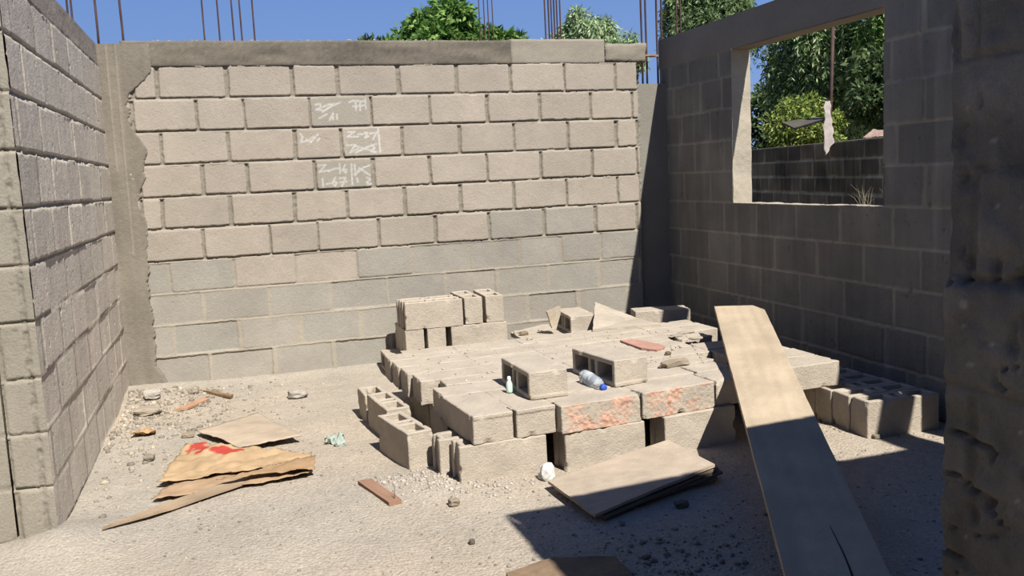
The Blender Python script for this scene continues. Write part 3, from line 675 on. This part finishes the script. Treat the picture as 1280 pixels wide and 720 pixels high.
# small rubble pieces on the pile
def lump(name, pos, size, seed, col, label, cat='stone', flat=1., m='block', group=None, rz=0):
    bm = bmesh.new(); bmesh.ops.create_icosphere(bm, subdivisions=3, radius=1); cl = bm.verts.layers.float_color.new('Col'); off = Vector((seed*1.7, seed, 0))
    mz = 0
    for v in bm.verts:
        p = v.co.copy(); p = Vector([math.copysign(abs(t)**.6, t) for t in p]); p *= 1+.28*mnoise.noise(p*1.3+off)+.12*mnoise.noise(p*4+off)
        v.co = Vector((p.x*size[0], p.y*size[1], p.z*size[2])); k = 1+.15*mnoise.noise(p*5+off); v[cl] = (*(Vector(col)*k), 1); mz = min(mz, v.co.z)
    me = bpy.data.meshes.new(name); bm.to_mesh(me); bm.free(); me.materials.append(M[m]); o = bpy.data.objects.new(name, me); COL.objects.link(o)
    o.location = (pos[0], pos[1], pos[2]-mz*.9); o.rotation_euler = (0, 0, rz); tag(o, label, cat, group); return o
p = at_z(843, 458, Z2); lump('brick_fragment', p, (.09, .028, .02), 3, lin(158, 144, 126), 'small greyish broken brick piece lying on the pile top right of the open block', 'brick fragment', rz=.12)
p = at_z(835, 444, Z2); lump('stone', p, (.018, .014, .012), 4, lin(120, 104, 88), 'tiny dark stone above the greyish brick piece on the pile')
q = [at_z(*uv, Z2+.014) for uv in ((775, 425), (802, 435), (821, 437), (831, 433), (824, 430), (794, 424))]
o = board('brick_tile', [tuple(t) for t in q], 0, .012, 'block', lin(196, 152, 136), 29, .03, .003); tag(o, 'flat pink broken tile piece lying on the pile top', 'tile')
for i, (u, v, s, l) in enumerate([(655, 419, .035, 'dark hollowed lump in the rubble right of the wall stack'), (646, 417, .025, 'small pale lump beside the right end of the wall stack'), (676, 414, .02, 'small mortar crumb left of the upright shard'), (662, 425, .02, 'mortar crumb at the rear edge of the pile top'), (727, 409, .0, '')]):
    if s: lump('mortar_lump', at_z(u, v, .229 if v < 424 else Z2), (s, s*.7, s*.45), 40+i, lin(150, 132, 112) if i == 0 else DUST, l, 'mortar lump')
for i, (u, v, sx) in enumerate([(858, 417, .06), (845, 421, .05), (870, 424, .05)]):
    lump('mortar_lump', at_z(u, v, Z2), (sx, .02, .008), 50+i, DUST*.85, ['long crumbled mortar ridge on the pile top near the far right corner', 'small mortar crumb left of the crumbled ridge on the pile top', 'small mortar crumb in front of the crumbled ridge on the pile top'][i], 'mortar lump')
p = at_z(922, 462, Z2-.03); 

# bottles
def lathe(name, prof, m, parent=None, seg=20, axis=None):
    V_ = []; n = len(prof)
    for r, h in prof:
        for k in range(seg): a_ = 2*math.pi*k/seg; V_.append((r*math.cos(a_), r*math.sin(a_), h))
    f = [(i*seg+k, i*seg+(k+1) % seg, (i+1)*seg+(k+1) % seg, (i+1)*seg+k) for i in range(n-1) for k in range(seg)]
    mb = MB(); mb.add(V_, f, (.8, .8, .8)); return mb.build(name, M[m], parent, smooth=True)
bt = empty('plastic_bottle', (0, 0, 0)); 
P0 = at_z(733, 471, Z2+.033); P1 = at_z(757, 483, Z2+.024)
body = lathe('body', [(.0, 0), (.026, .001), (.031, .006), (.032, .03), (.0305, .034), (.032, .04), (.032, .12), (.031, .135), (.022, .165), (.013, .180), (.012, .188)], 'clear', bt)
lab = lathe('label', [(.0325, .045), (.0328, .05), (.0328, .075), (.0325, .08)], 'label', bt); cap = lathe('cap', [(.012, .186), (.0155, .187), (.0155, .203), (.0145, .206), (0, .206)], 'blue', bt)
dr = Vector(P1-P0); bt.location = (P0[0], P0[1], Z2+.034); bt.rotation_euler = Vector((dr.x, dr.y, -.02)).to_track_quat('Z', 'X').to_euler()
tag(bt, 'clear plastic water bottle with blue cap lying on the pile top', 'bottle')
bt.scale = (1.12,)*3; bt.location -= Vector((dr.x, dr.y, 0)).normalized()*.03
g = empty('small_bottle', (0, 0, 0)); p = at_z(637, 491, Z2)
lathe('body', [(0, 0), (.015, .001), (.017, .008), (.0165, .045), (.011, .062), (.009, .066)], 'green', g); lathe('cap', [(.0095, .065), (.0105, .066), (.009, .082), (.006, .086), (0, .087)], 'white', g)
g.location = (p[0], p[1], Z2+.001); tag(g, 'small pale green bottle standing beside the open cells of a loose block', 'bottle')
# white cup and crumpled things on the ground
def floor_z(x, y): return float(ground_h(np.array([x]), np.array([y]))[0])-.004
def on_floor(u, v, dz=0.):
    p = at_z(u, v, 0.)
    for _ in range(3): p = at_z(u, v, floor_z(p[0], p[1])+dz)
    return p
p = on_floor(684, 600); o = lump('plastic_wrapper', (p[0], p[1], p[2]-.005), (.034, .03, .042), 71, lin(232, 230, 224), 'crumpled white plastic wrapper at the left corner of the plywood sheet', 'plastic wrapper', m='gravel')
p = on_floor(372, 497); lump('plastic_wrapper', p, (.065, .05, .028), 72, lin(176, 168, 156), 'crumpled pale plastic wrapper on the dirt near the back wall', 'plastic wrapper', m='gravel')
p = on_floor(405, 556); q_ = on_floor(431, 549)
o = patch('plastic_wrapper', [p, on_floor(430, 558), q_, on_floor(408, 547)], 22, 14, .075, lin(172, 184, 172), 215, freq=22, edge_amp=.02); o.location.z += .012; tag(o, 'greenish scrap of crumpled plastic film on the dirt left of the pile', 'plastic wrapper')
# reddish timber offcut with a nail
t = empty('timber_offcut', (0, 0, 0)); q = [on_floor(*uv, .02) for uv in ((447, 601), (486, 628), (502, 624), (464, 598))]
bd_ = board('wood', [tuple(s) for s in q], 0, .022, col=lin(160, 126, 104), seed=31, res=.02, amp=.0015, gdir=tuple(q[1]-q[0]), parent=t)
nb = on_floor(493, 623, .02); nl = tube('nail', [nb, nb+np.array([.004, 0, .052])], [.0016, .0014], 'rust', t); nl['label'] = 'rusty nail'
tag(t, 'short reddish timber offcut with a nail standing up, left of the pile', 'timber offcut')
# cardboard: flattened brown sack on top of a long strip
c = [on_floor(*uv, .01) for uv in ((125, 658), (325, 596), (318, 580), (150, 640))]
o = board('wooden_strip', [tuple(s) for s in [on_floor(127, 659, .022), on_floor(215, 634, .024), on_floor(345, 590, .026), on_floor(341, 581, .026), on_floor(200, 631, .022)]], 0, .012, col=lin(176, 154, 128), seed=33, res=.04, amp=.002)
tag(o, 'long pointed strip of thin board under the brown cardboard', 'board')
def red(u, v, cc):
    A = VN(301); m1 = (np.hypot((u-.13)/.09, (v-.86)/.16) < 1+.5*A.fbm(u*20, v*20)) & (A.fbm(u*40, v*14) > -.12); m2 = (np.hypot((u-.37)/.13, (v-.80)/.13) < 1+.4*A.fbm(u*22, v*22))
    m = (m1 | m2)[..., None]; return np.where(m, lin(186, 74, 62)*(1+.3*A.fbm(u*30, v*30))[..., None], cc)
z_ = .045
o = patch('cardboard_sheet', [at_z(197, 602, z_-.01), at_z(390, 578, z_), at_z(388, 562, z_+.012), at_z(232, 554, z_)], 46, 34, .042, lin(190, 162, 126), 221, freq=7, colfn=red, edge_amp=.018, sag=lambda u, v: .02*np.sin(u*5)*v*.4)
tag(o, 'crumpled brown cardboard sheet with red print lying on the dirt', 'cardboard')
o = patch('cardboard_sheet', [at_z(190, 621, .03), at_z(386, 590, .03), at_z(392, 570, .03), at_z(215, 600, .03)], 40, 16, .024, lin(180, 152, 122), 231, freq=7, edge_amp=.02); o.location.z -= .008
tag(o, 'torn lower fold of brown cardboard under the red printed sheet', 'cardboard')
o = patch('cardboard_sheet', [at_z(268, 599, .06), at_z(392, 583, .05), at_z(394, 567, .065), at_z(330, 583, .06)], 26, 10, .032, lin(172, 142, 108), 241, freq=11, edge_amp=.015)
tag(o, 'rolled crumpled cardboard edge at the right end of the printed sheet', 'cardboard')
# curled sheet
z_ = .02
o = patch('curled_sheet', [at_z(246, 538, .045), at_z(300, 558, .035), at_z(376, 543, .05), at_z(322, 516, .012)], 26, 26, .014, lin(192, 174, 152), 251, freq=4, th=.005, edge_amp=.01)
tag(o, 'dusty curled sheet with its front edge lifted, behind the brown cardboard', 'sheet')
p = on_floor(180, 545); o = patch('cardboard_scrap', [p+[-.07, -.03, .02], p+[.07, -.04, .04], p+[.06, .1, .01], p+[-.05, .08, .02]], 16, 14, .05, lin(196, 160, 118), 261, freq=14); tag(o, 'small crumpled brown cardboard scrap near the left wall', 'cardboard')
o = board('wooden_strip', [tuple(on_floor(*uv, .018)) for uv in ((216, 512), (234, 510), (262, 498), (252, 497))], 0, .014, col=lin(190, 150, 122), seed=37, res=.04, amp=.004); tag(o, 'pinkish splinter of wood on the dirt near the left corner', 'wood piece')
pa, pb = on_floor(250, 487, .012), on_floor(288, 496, .014)
o = board('wood_stick', [tuple(s) for s in (pa+[0, -.015, 0], pb+[0, -.02, 0.01], pb+[.02, .03, .01], pa+[0, .012, 0])], 0, .016, col=lin(150, 122, 88), seed=38, res=.03, amp=.004); tag(o, 'short brown stick lying by the foot of the back wall', 'wood piece')
for i, (u, v, s, c_, l) in enumerate([(190, 499, (.055, .04, .035), lin(192, 184, 172), 'whitish stone in the left corner by the concrete post'), (185, 518, (.085, .06, .025), lin(176, 164, 146), 'flat broken mortar piece near the left wall'), (243, 492, (.03, .03, .02), lin(160, 150, 134), 'small stone beside the brown stick'),
        (235, 546, (.035, .03, .012), lin(166, 152, 132), 'flat pebble behind the brown cardboard'), (187, 576, (.03, .03, .018), lin(150, 140, 126), 'grey pebble left of the brown cardboard'), (348, 467, (.04, .03, .02), lin(160, 148, 130), 'small clod at the foot of the back wall'),
        (568, 632, (.024, .02, .018), lin(160, 146, 128), 'small clod on the dirt below the pile corner'), (590, 680, (.012, .012, .01), lin(110, 100, 88), 'dark pebble on the open dirt in the foreground'), (852, 634, (.03, .02, .015), lin(120, 112, 104), 'small stone in the shade below the plywood heap'),
        (1095, 548, (.02, .02, .012), lin(150, 140, 120), 'small stone in the shade in front of the shaded blocks')]):
    p = on_floor(u, v); lump('stone', p, s, 80+i, c_, l)
# brown offcut at the bottom of the picture
o = board('wooden_offcut', [tuple(on_floor(*uv, .03)) for uv in ((632, 716), (690, 696), (770, 694), (792, 722), (650, 745))], 0, .028, col=lin(138, 116, 94), seed=39, res=.04, amp=.008); tag(o, 'brown broken board piece at the bottom edge of the picture', 'wood piece')

# gravel and crumbs: uncountable
def gravel(name, label, n, sampler, smin, smax, seed, cols):
    r = np.random.RandomState(seed); bm = bmesh.new(); bmesh.ops.create_icosphere(bm, subdivisions=1, radius=1); base = np.array([v.co[:] for v in bm.verts]); fs = np.array([[v.index for v in f.verts] for f in bm.faces]); bm.free()
    mb = MB()
    for i in range(n):
        x, y, zz = sampler(r); s = smin+(smax-smin)*r.rand()**3; q = base*(1+.35*(r.rand(len(base), 1)-.5))*s*np.array([1, .6+.4*r.rand(), .45+.35*r.rand()])
        a_ = r.rand()*6.28; R_ = np.array([[math.cos(a_), -math.sin(a_), 0], [math.sin(a_), math.cos(a_), 0], [0, 0, 1]])
        mb.add(q@R_.T+[x, y, zz+s*.15], fs, cols[r.randint(len(cols))]*(.85+.3*r.rand()))
    o = mb.build(name, M['gravel']); tag(o, label, 'gravel', kind='stuff'); return o
cols = [lin(176, 166, 150), lin(160, 150, 136), lin(190, 178, 158), lin(140, 130, 118)]
def s_corner(r):
    while True:
        x = XL+.03+abs(r.randn())*.38; y = 6.85-abs(r.randn())*.9
        if x < .9 and y > 4.2: return x, y, floor_z(x, y)
def s_foot(r):
    t = r.rand(); x = .62+.5*t+.1*r.randn(); y = 4.30-.42*t-abs(r.randn())*.09+.03; return x, y, floor_z(x, y)
def s_all(r): x = r.uniform(-.75, 3.4); y = r.uniform(2.3, 4.0) if r.rand() < .7 else r.uniform(4, 6.9); x = x if y < 3.9 else r.uniform(-.78, .6); return x, y, floor_z(x, y)
def s_shade(r): x = r.normal(1.35, .3); y = r.normal(2.8, .2); return x, y, floor_z(x, y)
def s_patch(r): x = r.uniform(2.8, 3.15); y = r.uniform(3.95, 4.2); return x, y, floor_z(x, y)
gravel('rubble', 'mortar crumbs and gravel strewn in the left corner and along the left wall', 1300, s_corner, .004, .026, 1, cols)
gravel('rubble', 'pale crumbled mortar heaped at the left front foot of the pile', 700, s_foot, .003, .015, 2, [lin(198, 188, 176), lin(182, 170, 156)])
gravel('pebbles', 'small pebbles and clods scattered over the dirt floor', 4200, s_all, .0016, .009, 3, cols)
gravel('coarse_soil', 'coarse clods in the shaded foreground soil', 450, s_shade, .004, .016, 4, [lin(138, 130, 118), lin(150, 142, 130)])
gravel('rubble', 'crumbs on the sunlit patch of ground beside the shaded blocks', 70, s_patch, .004, .018, 5, cols)
def s_top(r): x = r.uniform(1.0, 3.0); y = r.uniform(4.5, 5.8); x = min(x, 2.55+(y-4.6)*.4); return x, y, Z2+.001
gravel('mortar_crumbs', 'fine crumbs and dust lumps on the pile top', 260, s_top, .003, .012, 6, [DUST, DUST*.85])
def s_beam(r): x = r.uniform(-.5, 3.2); return x, YB+r.uniform(.005, .09), ZT+.008
gravel('mortar_crumbs', 'mortar crumbs along the top of the back wall', 200, s_beam, .004, .014, 7, [lin(178, 168, 150)])

# cement squeezed out under the beam
# ================================================================== STEEL BARS
def bar(x, y, z0, z1, label, group, r=.006, lean=(0, 0)):
    n = 8; pts = [(x+lean[0]*(t/n)+.0015*math.sin(t*1.7+x*9), y+lean[1]*(t/n), z0+(z1-z0)*t/n) for t in range(n+1)]
    o = tube('steel_bar', pts, r, 'rust', seg=6); tag(o, label, 'steel bar', group); return o
ordn = ['leftmost', 'second from left', 'third from left', 'fourth from left', 'fifth from left', 'rightmost']
def bars(us, Yp, z0, z1, what, group, r, v=40):
    for i, u in enumerate(us):
        p = at_y(u, v, Yp+.04*(i % 2)); nm = ordn[i] if i < len(us)-1 else 'rightmost'
        bar(p[0], Yp+.04*(i % 2), z0, z1, '%s of the %s' % (nm, what), group, r)
bars((87, 92), 7.24, -.05, 3.9, 'two rusty steel bars standing behind the left wall top', 'bars at the left wall top', .008)
bars((121, 152), 7.13, 2.44, 3.9, 'two steel bars rising from the left corner post', 'bars in the left corner post', .009, 30)
bars((255, 274, 292, 302, 318), 9.2, -.06, 5.2, 'five steel bars beyond the wall, left of the trees', 'bars left of the trees', .009)
bars((600, 606, 611, 616.5), 14.0, -.06, 6.5, 'four thin grey bars seen against the mango tree', 'bars before the mango tree', .0085)
bars((682, 686.5, 690, 693.5, 697, 701), 10.0, -.06, 5.6, 'six dark bars bunched between the two trees', 'bars between the trees', .009)
bars((803.5, 809, 822.5, 828.5), 7.10, 2.14, 3.9, 'four bars rising from the right corner post', 'bars in the right corner post', .0085, 100)
bars((846, 851), 8.4, -.06, 4.8, 'two bars standing just behind the right wall top', 'bars behind the right wall', .009)
o = lump('mortar_lump', (3.50, YB+.05, 2.40), (.07, .02, .012), 95, lin(150, 122, 106), 'ragged reddish scrap caught among the bars over the right corner post', 'scrap'); o.location.z = 2.405

# ================================================================== TREES
def foliage(mb, centres, n, leaf, r, cols, droop=0., seed=0, elong=2.6):
    R_ = np.random.RandomState(seed); c = np.array(centres)[R_.randint(len(centres), size=n)]
    v = R_.randn(n, 3); v /= np.linalg.norm(v, axis=1)[:, None]; rad = r[0]+(r[1]-r[0])*R_.rand(n)**.6
    p = c[:, :3]+v*(c[:, 3]*rad)[:, None]*np.array([1, 1, .8])
    d = v+.8*R_.randn(n, 3); d[:, 2] -= droop; d /= np.linalg.norm(d, axis=1)[:, None]
    s = np.cross(d, R_.randn(n, 3)); s /= np.linalg.norm(s, axis=1)[:, None]
    L = leaf*(.7+.6*R_.rand(n))[:, None]; w = L/elong; up = np.cross(d, s)
    V_ = np.stack([p, p+d*L*.5+s*w*.5+up*L*.06, p+d*L-up*L*.05, p+d*L*.5-s*w*.5+up*L*.06], 1).reshape(-1, 3); f = np.arange(4*n).reshape(n, 4)
    k = R_.rand(n); cc = np.array(cols)[R_.randint(len(cols), size=n)]*(.66+.6*k)[:, None]
    mb.add(V_, f, np.repeat(cc, 4, 0))
def strands(mb, centres, n, L, leaf, cols, seed=0):
    """weeping twigs: each a hanging row of small leaflets"""
    R_ = np.random.RandomState(seed); c = np.array(centres)[R_.randint(len(centres), size=n)]; v = R_.randn(n, 3); v /= np.linalg.norm(v, axis=1)[:, None]
    st = c[:, :3]+v*(c[:, 3]*(.5+.5*R_.rand(n)))[:, None]; out = v*.25; m_ = 9
    for j in range(m_):
        t = (j+1)/m_*L*(.6+.8*R_.rand(n)); p = st+out*t[:, None]*.6; p[:, 2] -= t
        for sgn in (-1, 1):
            d = R_.randn(n, 3)*.5; d[:, 0] += sgn*.6; d[:, 2] -= 1.; d /= np.linalg.norm(d, axis=1)[:, None]; s = np.cross(d, R_.randn(n, 3)); s /= np.linalg.norm(s, axis=1)[:, None]
            V_ = np.stack([p, p+d*leaf*.5+s*leaf*.13, p+d*leaf, p+d*leaf*.5-s*leaf*.13], 1).reshape(-1, 3); cc = np.array(cols)[R_.randint(len(cols), size=n)]*(.72+.65*R_.rand(n))[:, None]
            mb.add(V_, np.arange(4*n).reshape(n, 4), np.repeat(cc, 4, 0))
def tree(name, base, crown, label, cat, kind, cols, n, leaf, seed, cl_r=.45, ncl=40, L=.7, group=None, gap=1.):
    """crown = (cx,cy,cz,rx,ry,rz)"""
    R_ = np.random.RandomState(seed); cx, cy, cz, rx, ry, rz_ = crown; cs = []
    while len(cs) < ncl:
        v = R_.randn(3); v /= np.linalg.norm(v); s = .45+.55*R_.rand(); cs.append((cx+v[0]*rx*s, cy+v[1]*ry*s, cz+v[2]*rz_*s, cl_r*(.6+.7*R_.rand())))
    root = empty(name, base); mb = MB()
    if kind == 'weep': foliage(mb, cs, n//3, leaf, (.1, 1), cols, .8, seed, 4.); strands(mb, cs, n//14, L, leaf, cols, seed+1)
    else: foliage(mb, cs, n, leaf, (.25, 1), cols, .5, seed)
    fo = mb.build('foliage', M['leaf'])
    top = np.array([cx, cy, cz]); b0_ = np.array(base, float); mid = b0_*.4+top*.6+[.1, 0, 0]
    tr = tube('trunk', [b0_-[0, 0, .05], mid*[1, 1, .5]+b0_*[0, 0, .5], mid, top], [.16, .13, .1, .05], 'bark', seg=10)
    adopt(root, fo, tr)
    for i in range(6):
        c = cs[i*len(cs)//6]; br = tube('branch', [mid*.5+top*.5, (mid*.5+top*.5+np.array(c[:3]))/2+[0, 0, .1], c[:3]], [.05, .035, .015], 'bark', seg=6); adopt(root, br)
    tag(root, label, cat, group); return root
GREENS = [lin(90, 124, 56), lin(64, 98, 44), lin(118, 146, 76)]
PALE = [lin(140, 162, 118), lin(116, 140, 98), lin(162, 176, 138)]
DARK = [lin(64, 86, 52), lin(84, 106, 62), lin(108, 124, 80)]
tree('mango_tree', (5.45, 22, -.05), (5.3, 22.0, 4.45, 1.35, 1.4, 1.15), 'dense green mango tree rising above the back wall, left of the bars', 'tree', 'leafy', GREENS, 24000, .20, 401, .42, 60)
tree('leafy_shrub', (6.95, 22.6, -.05), (6.85, 22.3, 4.55, .5, .5, .55), 'thin leafy treetop beside the mango tree, in front of grey bars', 'tree', 'leafy', GREENS, 2200, .24, 402, .26, 14)
tree('leafy_shrub', (3.7, 23.5, -.05), (3.75, 23.4, 4.6, .55, .5, .42), 'low distant treetop just showing left of the mango tree', 'tree', 'leafy', [c*.8 for c in DARK], 2200, .2, 403, .26, 14)
tree('feathery_tree', (9.7, 23, -.05), (9.5, 23.0, 4.45, 1.0, 1.0, 1.25), 'pale feathery tree above the back wall, right of the bunched bars', 'tree', 'weep', PALE, 24000, .17, 404, .40, 46, .5)
tree('leafy_shrub', (8.5, 22.8, -.05), (8.15, 22.8, 4.55, .3, .3, .35), 'wispy pale treetop left of the feathery tree', 'tree', 'weep', PALE, 2200, .14, 405, .2, 8, .3)
tree('leafy_shrub', (10.9, 22.8, -.05), (10.75, 22.8, 4.7, .35, .3, .4), 'wispy pale treetop right of the feathery tree', 'tree', 'weep', PALE, 3000, .14, 406, .22, 10, .3)
tree('leafy_shrub', (6.1, 11.0, -.05), (6.0, 11.0, 2.0, .45, .45, .45), 'small dark bush seen through the gap at the back right corner', 'bush', 'leafy', DARK, 2600, .13, 407, .22, 16)
tree('weeping_tree', (9.0, 15.2, -.05), (8.75, 15.2, 4.5, .95, .9, 1.0), 'tree with hanging foliage over the right wall top, left of the window', 'tree', 'weep', DARK+PALE[:1], 20000, .10, 408, .36, 36, .5)
tree('weeping_tree', (10.6, 14.2, -.05), (10.6, 14.2, 3.7, 1.05, .9, 1.45), 'big weeping tree filling the middle of the window opening', 'tree', 'weep', DARK+PALE+GREENS[:1]+[lin(150, 164, 104)], 30000, .11, 409, .36, 46, .75)
tree('weeping_tree', (11.3, 12.6, -.05), (11.0, 12.3, 4.0, .9, .8, 1.3), 'bright leafy branches at the upper right of the window opening', 'tree', 'weep', GREENS+[lin(150, 168, 94)], 22000, .10, 410, .34, 38, .6)
tree('leafy_shrub', (9.6, 13.0, -.05), (9.25, 13.0, 1.95, .75, .5, .42), 'yellow green bush above the boundary wall, left half of the window', 'bush', 'leafy', [lin(150, 160, 84), lin(120, 138, 66), lin(96, 116, 56)], 12000, .08, 411, .24, 46)
tree('leafy_shrub', (9.6, 11.3, -.05), (9.45, 11.1, 2.35, .62, .5, .75), 'dark big-leaved bush at the right of the window opening', 'bush', 'leafy', [c*.75 for c in DARK], 7000, .12, 412, .26, 36)
tree('leafy_shrub', (10.4, 17.0, -.05), (11.3, 17.0, 2.2, 1.2, .7, 1.0), 'shaded thicket far behind the boundary wall', 'bush', 'leafy', [c*.75 for c in DARK], 6000, .14, 413, .34, 30)
tree('leafy_shrub', (12.6, 17.0, -.05), (12.9, 16.6, 2.6, 1.3, .8, 1.3), 'dark hedge behind the bushes at the right of the window', 'bush', 'leafy', [c*.6 for c in DARK], 9000, .16, 414, .4, 40)
# rusty post with a rag, debris on the boundary wall
pt = at_y(1041, 38, 10.4); pbm = at_y(1035, 200, 10.4)
po = tube('rusty_post', [(pbm[0]-.02, 10.4, -.06), (pbm[0], 10.4, 1.2), ((pt[0]+pbm[0])/2+.01, 10.4, 2.3), (pt[0]+.01, 10.4, 3.40)], .022, 'rust', seg=8); tag(po, 'tall rusty brown post standing behind the boundary wall', 'post')
rg = [at_y(u, v, y_) for u, v, y_ in ((1031, 126, 10.33), (1037, 126, 10.33), (1044, 178, 9.6), (1030, 194, 9.5))]
V_ = []; 
o = patch('rag', [rg[0], rg[1], rg[2], rg[3]], 8, 26, .0, lin(166, 156, 148), 271, edge_amp=.006, m='cloth'); 
me = o.data
for v in me.vertices: q_ = v.co.copy(); v.co.y += .03*mnoise.noise(q_*9); v.co.x += .035*mnoise.noise(q_*5+Vector((3, 0, 0)))
tag(o, 'torn pale rag hanging down the rusty post over the boundary wall', 'rag')
p = at_y(1096, 168, 8.75); o = board('scrap_sheet', [(7.06, 8.35, 1.70), (7.2, 8.32, 1.72), (7.3, 8.95, 1.80), (7.16, 8.95, 1.70)], 0, .01, col=lin(200, 170, 152), seed=44, res=.06, amp=.012); tag(o, 'pinkish scrap sheet lying on top of the boundary wall', 'scrap')
p0 = at_y(993, 160, 10.75); p1 = at_y(1035, 147, 10.45)
o = board('grey_plank', [tuple(p0), tuple(p1), tuple(p1+[0, .3, .03]), tuple(p0+[0, .3, .1])], 0, .03, col=lin(96, 92, 84), seed=45, res=.08, amp=.005); tag(o, 'weathered grey plank resting across the rusty post above the boundary wall', 'plank')
# dry weeds on the sill
def tuft(y0, n, seed, label):
    R_ = random.Random(seed); mb = MB()
    for i in range(n):
        b1 = np.array([XR+.12+R_.uniform(-.02, .02), y0+R_.uniform(-.05, .05), WZ0-.005]); d = np.array([R_.uniform(-.03, .03), R_.uniform(-.09, .09), R_.uniform(.06, .15)]); w_ = np.array([0, .0018, 0])
        m1 = b1+d*.6; e1 = b1+d+np.array([0, d[1]*.4, -.01]); mb.add([b1-w_, b1+w_, m1+w_, m1-w_, e1, e1+[.001, 0, 0]], [(0, 1, 2, 3), (3, 2, 5, 4)], lin(196, 186, 150))
    o = mb.build('dry_weeds', M['leaf']); tag(o, label, 'weeds', 'dry weeds on the window sill', 'stuff')
tuft(4.42, 12, 1, 'tuft of dry weeds on the window sill by the near jamb'); tuft(4.66, 14, 2, 'tuft of dry weeds on the window sill, farther from the jamb')

# ================================================================== LIGHT, WORLD, CAMERA
sun = bpy.data.lights.new('sun', 'SUN'); sun.energy = 9.1; sun.angle = math.radians(.55); sun.color = (1, .955, .885)
so = bpy.data.objects.new('sun', sun); COL.objects.link(so); so.rotation_euler = Vector((-.195, .79, -1)).to_track_quat('-Z', 'Y').to_euler(); so.location = (2, -8, 10)
w = bpy.data.worlds.new('sky'); SC.world = w; w.use_nodes = True; N = w.node_tree.nodes; L = w.node_tree.links
tc = N.new('ShaderNodeTexCoord'); sp = N.new('ShaderNodeSeparateXYZ'); L.new(tc.outputs['Generated'], sp.inputs[0])
cr_ = N.new('ShaderNodeValToRGB'); L.new(sp.outputs['Z'], cr_.inputs[0]); el = cr_.color_ramp.elements
el[0].position = 0.; el[0].color = (*lin(160, 186, 224), 1); el[1].position = 1.; el[1].color = (*lin(52, 82, 142), 1)
for ps, c in ((.10, (130, 164, 220)), (.24, (110, 148, 212))): e_ = el.new(ps); e_.color = (*lin(*c), 1)
L.new(cr_.outputs[0], N['Background'].inputs['Color']); N['Background'].inputs['Strength'].default_value = .95
cam = bpy.data.cameras.new('camera'); cam.sensor_width = 36; cam.lens = F/1280*36; co = bpy.data.objects.new('camera', cam); COL.objects.link(co)
rt = RM@np.array([1, 0, 0]); upv = RM@np.array([0, -1, 0]); bk_ = RM@np.array([0, 0, -1])
co.matrix_world = Matrix(((rt[0], upv[0], bk_[0], 0), (rt[1], upv[1], bk_[1], 0), (rt[2], upv[2], bk_[2], CH), (0, 0, 0, 1))); cam.clip_start = .05; cam.clip_end = 300
SC.camera = co
vs = SC.view_settings; vs.view_transform = 'Standard'; vs.look = 'None'; vs.exposure = 0; vs.gamma = 1; vs.use_curve_mapping = False
